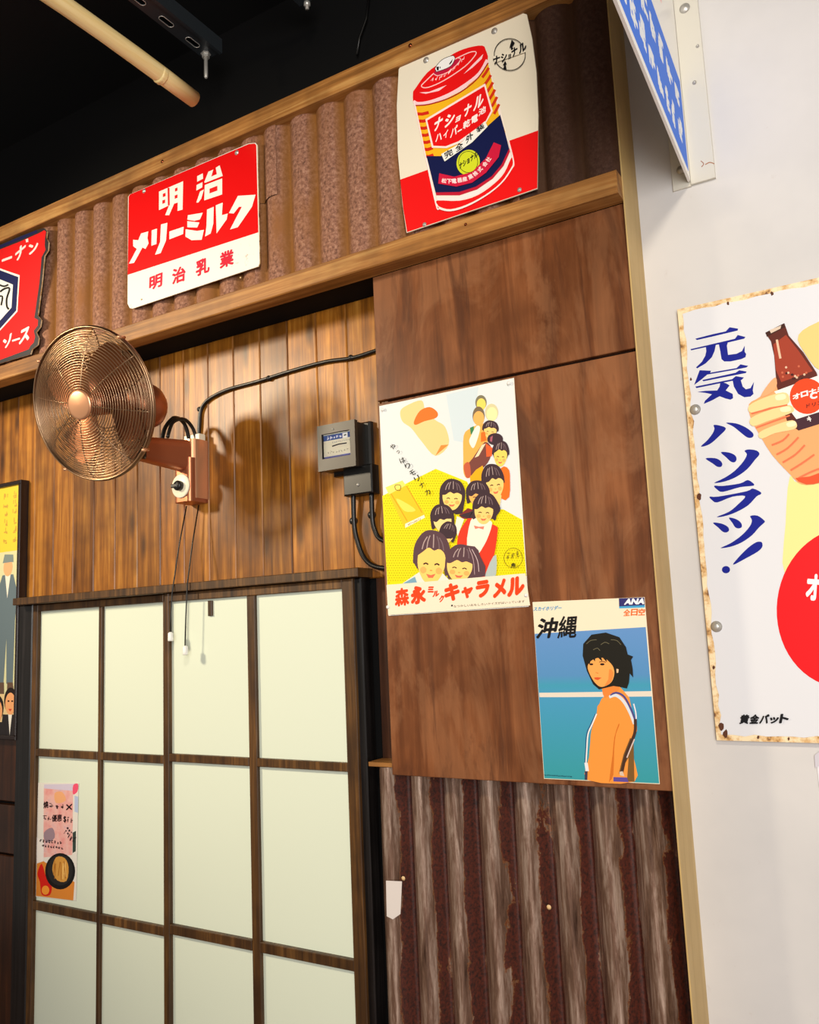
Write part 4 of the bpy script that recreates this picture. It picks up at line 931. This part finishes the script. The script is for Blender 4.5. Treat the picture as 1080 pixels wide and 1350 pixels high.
# pale sleeve, red disc, hand and bottle
P.poly(E4((345, 1100), (420, 1150), (760, 1080), (800, 1500), (600, 1900), (320, 1750), (318, 1400)), (238, 228, 150), 3)
cR = E5((740, 560))[0]; P.ell(cR[0], cR[1], 92, 106, (228, 18, 26), .12, 60)
P.word('オロナミンC', *E5((520, 520), (1010, 560), (530, 380)), (244, 244, 244), .05, )
P.word('ドリンク', *E5((600, 720), (900, 745), (600, 620)), (244, 244, 244), .05)
P.poly(E4((400, 200), (520, 120), (760, 40), (800, 420), (560, 440), (430, 300)), (238, 206, 130), 3)
FL = (246, 212, 150); FS = (232, 118, 78)
P.poly(E4((85, 640), (160, 590), (260, 470), (420, 540), (640, 540), (760, 700), (760, 1060), (540, 1140), (420, 1150), (350, 1090), (230, 960), (150, 830), (100, 740)), (238, 168, 110), 3)
P.poly(E4((190, 190), (310, 125), (338, 205), (430, 310), (515, 440), (590, 700), (400, 808), (330, 760), (262, 530), (245, 330), (225, 240)), (92, 36, 26), 0)
P.poly(E4((240, 260), (320, 200), (400, 300), (490, 430), (290, 500), (255, 420)), (160, 60, 38), 0)
P.poly(E4((190, 185), (308, 126), (316, 150), (200, 212)), (60, 26, 18)); P.poly(E4((215, 170), (290, 140), (285, 160), (225, 190)), (216, 196, 176)); P.line(E4((262, 230), (275, 300), (285, 350)), 3.0, (226, 190, 160), 3)
for i in range(16): P.ell(*E4((280 + rnd.uniform(0, 170), 390 + rnd.uniform(0, 90)))[0], 1.6, 1.6, rnd.choice([(226, 190, 160), (70, 26, 20), (200, 100, 70)]), 0, 8)
P.poly(E4((245, 560), (520, 460), (640, 430), (700, 640), (390, 740), (345, 680)), (236, 236, 232))
P.ell(*E4((455, 590))[0], 23, 23.5, (230, 70, 24)); P.poly(E4((372, 740), (660, 650), (680, 720), (400, 808)), (66, 34, 46))
P.word('オロナミン', *E4((362, 615), (620, 540), (358, 580)), (246, 240, 236), .05); P.text('C', *E4((472, 612), (520, 602), (472, 568)), (246, 240, 236), .06); P.text('ドリンク', *E4((450, 665), (590, 630), (450, 640)), (90, 24, 16), .02)
P.scribble(*E4((450, 760), (500, 745), (440, 715)), 1, (236, 230, 226), .12, 5)
P.poly(E4((85, 650), (180, 600), (300, 565), (340, 590), (330, 640), (220, 660), (100, 695)), FL, 3); P.poly(E4((95, 730), (220, 675), (340, 645), (372, 680), (330, 705), (200, 750), (110, 780)), FL, 3); P.poly(E4((150, 820), (260, 770), (360, 742), (390, 770), (370, 800), (250, 825), (165, 860)), FL, 3); P.poly(E4((160, 590), (210, 510), (255, 470), (260, 530), (215, 575)), (240, 170, 120), 3)
for q in (((255, 585), (310, 575), (318, 605), (262, 615)), ((285, 665), (340, 655), (350, 682), (295, 690)), ((325, 760), (375, 748), (382, 775), (335, 785))): P.poly(E4(*q), (250, 232, 190), 3)
for pts in (((100, 700), (220, 668), (330, 645)), ((130, 790), (250, 745), (345, 712))): P.line(E4(*pts), 2.0, FS, 3)
for pts in (((230, 900), (300, 870), (340, 830)), ((260, 960), (330, 920), (400, 850)), ((300, 1010), (380, 960), (440, 900)), ((350, 1060), (430, 1010), (500, 960)), ((400, 1110), (480, 1070), (560, 1040))): P.line(E4(*pts), 2.4, FS, 3)
P.poly(E4((380, 1110), (450, 1150), (560, 1130), (700, 1060), (640, 1040), (470, 1100)), (226, 84, 44), 2)
P.word('黄金バット', *E5((175, 1170), (435, 1165), (185, 1120)), BLK, .05)
P.done(ds, 'printed hand holding a brown drink bottle, red disc below', 'blue brush lettering down the left side')
rs = M['edge']
for x, y in ((917, 540), (945, 826)):
    wz = build('washer', MB().lathe(at(x, y, yW - .001), (0, -1, 0), [(.013, 0), (.013, .002), (.009, .003), (.007, .006), (.003, .007)], M['steel'], 16), ds)
# rust chips along the edge
for i, (x, y, r_) in enumerate(((922, 655, 4.5), (951, 958, 5), (957, 967, 5), (1018, 387, 3), (960, 400, 2.5), (911, 500, 2), (941, 880, 2.5), (1000, 972, 2.5), (1040, 974, 2))):
    mb = MB(); pl = [at(x + r_ * .8 * math.cos(t) * rnd.uniform(.6, 1.1), y + r_ * math.sin(t) * rnd.uniform(.7, 1.3), yW - .0016) for t in [2 * math.pi * k / 9 for k in range(9)]]
    mb.prism(pl, (0, .0006, 0), plain('bare_rust', (86, 44, 20), .8)); build('rust_chip', mb, ds)

# ================================================================== BLUE BLADE SIGN
b0 = Vector((-0.360, -0.03, 0)); b1 = Vector((-0.330, -0.74, 0)); bd = (b1 - b0).normalized(); bn = Vector((-bd.y, bd.x, 0))
zb0 = ZH + 1.078; LEN = 0.95; HGT = 0.66
bl = thing('projecting_sign', (b0.x, b0.y - .4, zb0), 'blue and white sign projecting from the white wall on a bracket', 'sign')
bq = lambda s_, h_, off: b0 + bd * s_ + bn * off + Vector((0, 0, zb0 + h_))
mb = MB(); mb.prism([bq(0, 0, 0), bq(LEN, 0, 0), bq(LEN, HGT, 0), bq(0, HGT, 0)], bn * -.006, plain('sign_white', (244, 242, 240), .25)); build('board', mb, bl)
P = Print(0, lambda s_, h_, L: bq(s_, h_, -.0 + L) if bn.x > 0 else bq(s_, h_, -.006 - L))
BL2 = (36, 116, 238)
P.poly([(.018, .018), (LEN - .018, .018), (LEN - .018, .262), (.018, .262)], BL2)
P.scribble((LEN - .03, .045), (.05, .045), (LEN - .03, .125), 11, (240, 244, 250), .17, 21, 9); P.scribble((LEN - .03, .15), (.05, .15), (LEN - .03, .235), 10, (240, 244, 250), .17, 22, 9)
P.scribble((LEN - .05, .34), (.14, .34), (LEN - .05, .46), 5, (238, 130, 140), .12, 23)
P.done(bl, 'blue band on white', 'two rows of small white marks on blue')
br_ = MB(); br_.box(-.405, -.3601, -.026, -.0201, ZH + 1.068, ZH + 1.76, plain('cream_bracket', (206, 203, 192), .4), .001); build('flange', br_, bl, 'cream metal strip on the wall')
br_ = MB(); br_.box(-.3599, -.301, -.030, -.0201, ZH + 1.070, ZH + 1.76, plain('cream_bracket', (206, 203, 192), .4), .001); build('flange', br_, bl, 'cream metal strip on the wall')
for x, y, r_ in ((903, 11, .013), (916, 109, .005), (920, 61, .004), (898, 224, .011)):
    build('screw', MB().lathe(at(x, y, -.0305 if x != 898 else -.0265), (0, -1, 0), [(r_, 0), (r_, .002), (r_ * .6, .003), (r_ * .5, .005)], M['steel'], 14), bl)
P = Print(-.0302); P.line([(924, 212), (928, 216), (925, 220)], 1.0, (150, 90, 60), 3); P.line([(930, 217), (936, 214), (942, 216)], 1.2, (160, 104, 70), 3); flatbuild('rust_mark', P.pic, bl)

# ================================================================== SMALL PAPER THINGS
# food flyer on the left door
yF = yL + .0135; Hh = Z(20, 1000, 6.136)
o = at(75, 1188, yF); fl = thing('food_flyer', (o.x, yF, o.z), 'pink food flyer in a clear sleeve with a black bowl, on a frosted pane', 'flyer')
plate('sleeve', Hh((185, 195), (512, 200), (492, 1150), (165, 1118)), yF, .0014, plain('clear_sleeve', (226, 222, 214), .15), fl)
P = Print(yF)
pk = NT('pink_flyer_print'); n_ = pk.noise(pk.coords(), 22, 3); pk.out(pk.ramp(n_, [(.35, (226, 150, 146)), (.55, (232, 180, 172)), (.7, (206, 168, 180))]), .3)
P.poly(Hh((232, 240), (470, 235), (462, 780), (228, 800)), pk.m); P.poly(Hh((235, 210), (480, 205), (475, 262), (232, 242)), (206, 196, 216)); P.poly(Hh((470, 215), (508, 205), (505, 265), (468, 290)), (232, 84, 116), 3)
P.poly(Hh((320, 280), (380, 270), (410, 340), (330, 360)), (232, 168, 120), 3)
P.poly(Hh((175, 850), (230, 830), (480, 1000), (470, 1148), (168, 1112)), (214, 132, 50)); P.poly(Hh((172, 640), (232, 660), (230, 830), (172, 845)), (232, 226, 222))
P.poly(Hh((465, 600), (492, 585), (490, 750), (465, 765)), (52, 66, 60)); P.poly(Hh((480, 300), (510, 310), (508, 440), (480, 430)), (176, 190, 220))
P.poly(Hh((232, 600), (300, 560), (320, 640), (250, 680)), (150, 128, 140), 3); P.poly(Hh((180, 930), (215, 850), (250, 960), (296, 1030), (280, 1105), (215, 1100), (200, 1000)), (206, 30, 18), 3)
P.ell(*Hh((364, 912))[0], 19.8, 24, (22, 20, 20)); P.ell(*Hh((364, 905))[0], 16.5, 20, (38, 36, 36)); P.poly(Hh((300, 900), (330, 800), (400, 805), (432, 880), (415, 990), (340, 985)), (206, 148, 66), 3)
for i in range(12): a_ = rnd.uniform(305, 420); P.line(Hh((a_, rnd.uniform(810, 860)), (a_ + rnd.uniform(-15, 15), rnd.uniform(930, 985))), .9, rnd.choice([(238, 190, 110), (168, 106, 36)]))
P.ell(*Hh((245, 1065))[0], 5.0, 6, (238, 150, 50))
P.text('燒', *Hh((228, 405), (268, 400), (228, 348)), (40, 16, 16), .03); P.scribble(*Hh((270, 405), (410, 415), (270, 355)), 3, (40, 16, 16), .1, 31); P.text('✕', *Hh((410, 420), (460, 415), (412, 370)), (20, 12, 12), .05)
P.scribble(*Hh((222, 500), (295, 505), (222, 450)), 2, (40, 16, 16), .1, 32); P.text('優惠', *Hh((295, 512), (375, 508), (298, 455)), (40, 16, 16), .02); P.text('$', *Hh((390, 520), (412, 520), (390, 465)), (40, 16, 16), .03); P.scribble(*Hh((412, 530), (468, 520), (415, 470)), 2, (40, 16, 16), .1, 33)
P.scribble(*Hh((195, 680), (380, 700), (195, 650)), 8, (40, 20, 24), .18, 34); P.scribble(*Hh((215, 715), (390, 740), (215, 690)), 8, (40, 20, 24), .18, 35); P.scribble(*Hh((385, 600), (465, 700), (420, 540)), 5, (40, 20, 24), .12, 36)
P.done(fl, 'printed black bowl of noodles on pink', 'dark handwriting')

# white paper scrap stuck on the lower iron
mb = MB(); mb.prism([at(x, y, -.0775) for x, y in ((509, 1161), (530, 1162), (528, 1205), (518, 1212), (510, 1208))], (0, .0008, 0), plain('paper_scrap', (216, 208, 204), .6))
build('paper_scrap', mb, None, 'torn white paper scrap stuck on the weathered corrugated iron', 'paper')
# notice at the right edge below the drink sign
c0 = at(1076, 998, -.0215); c1 = at(1080, 1075, -.0215)
mb = MB(); mb.prism([(c0.x, -.0225, c1.z), (c0.x + .3, -.0225, c1.z), (c0.x + .3, -.0225, c0.z), (c0.x, -.0225, c0.z)], (0, .0012, 0), plain('notice_paper', (226, 224, 230), .5)); nt = thing('notice', (c0.x + .15, -.021, c1.z), 'white paper notice below the drink sign at the right edge', 'notice'); build('sheet', mb, nt)
mb = MB(); mb.prism([at(x, y, -.0245) for x, y in ((1074, 996), (1086, 986), (1090, 1004), (1075, 1012))], (0, .001, 0), plain('tape', (206, 202, 212), .3)); build('tape', mb, nt)

# framed poster at the left edge
yG = -0.040; I1 = Z(0, 620, 7.5); I2 = Z(0, 800, 6.75)
R0 = at(27.5, 632, yG); R1 = at(19.5, 976, yG); fx1 = (R0.x + R1.x) / 2 - .0; fz1 = R0.z; fz0 = R1.z; fx0 = fx1 - .62; bw = .016
fr = thing('framed_poster', ((fx0 + fx1) / 2, yG + .02, fz0), 'framed vintage poster of a man in a grey-blue suit, cut off at the left', 'picture')
for q in ((fx0, fx1, fz1 - bw, fz1), (fx0, fx1, fz0, fz0 + bw), (fx0, fx0 + bw, fz0 + bw, fz1 - bw), (fx1 - bw, fx1, fz0 + bw, fz1 - bw)):
    build('frame_bar', MB().box(q[0], q[1], yG, yG + .038, q[2], q[3], M['frame'], .003), fr)
yI = yG + .012
build('backing', MB().box(fx0 + .004, fx1 - .004, yI, yI + .006, fz0 + .004, fz1 - .004, plain('old_poster_paper', (222, 206, 150), .5)), fr)
P = Print(yI); px1, pz1, pz0 = fx1 - bw, fz1 - bw, fz0 + bw
hW = (px1 - (fx0 + bw)); hH = pz1 - pz0
P.put = lambda s_, t_, L: Vector((fx0 + bw + hW * s_, yI - L, pz0 + hH * t_))
P.poly([(0, .72), (1, .72), (1, 1), (0, 1)], (236, 196, 60)); P.poly([(0, .16), (1, .16), (1, .73), (0, .73)], (206, 204, 160)); P.poly([(0, 0), (1, 0), (1, .16), (0, .16)], (216, 190, 140))
for i in range(5): P.scribble((.97 - .1 * i, .76), (.97 - .1 * i, .98), (.91 - .1 * i, .76), 6, (186, 150, 60), .14, 41 + i)
for cx in (.88, .62, .34):                       # standing men in caps
    P.poly([(cx - .10, .20), (cx - .10, .46), (cx - .12, .56), (cx - .06, .635), (cx + .06, .635), (cx + .11, .56), (cx + .09, .45), (cx + .08, .20), (cx + .01, .20), (cx, .38), (cx - .02, .20)], (96, 112, 120) if cx > .8 else (120, 104, 84))
    P.poly([(cx - .03, .635), (cx + .03, .635), (cx, .54)], (226, 220, 206))
    P.ell(cx, .665, .05, .036, (226, 168, 120)); P.poly([(cx - .06, .685), (cx + .06, .685), (cx + .055, .715), (cx - .04, .72)], (120, 134, 132))
    P.poly([(cx - .10, .16), (cx - .01, .16), (cx - .015, .205), (cx - .09, .205)], (96, 74, 60)); P.poly([(cx + .02, .16), (cx + .10, .16), (cx + .08, .205), (cx + .02, .205)], (96, 74, 60))
for cx, cy in ((.94, .10), (.80, .07), (.60, .10), (.40, .07), (.2, .10)):
    P.poly([(cx - .10, 0), (cx - .08, cy - .02), (cx + .08, cy - .02), (cx + .10, 0)], (40, 36, 38)); P.poly([(cx - .02, cy - .02), (cx + .02, cy - .02), (cx, 0)], (230, 226, 216))
    P.ell(cx, cy + .035, .068, .05, (34, 24, 22)); P.ell(cx, cy + .022, .055, .043, (226, 160, 108)); P.poly([(cx - .02, cy + .002), (cx + .02, cy + .002), (cx, cy - .008)], (190, 60, 40))
    P.line([(cx - .03, cy + .032), (cx - .01, cy + .032)], .006, (40, 20, 16)); P.line([(cx + .01, cy + .032), (cx + .03, cy + .032)], .006, (40, 20, 16))
P.done(fr, 'printed men in caps on yellow and grey-green', 'faint brown text')
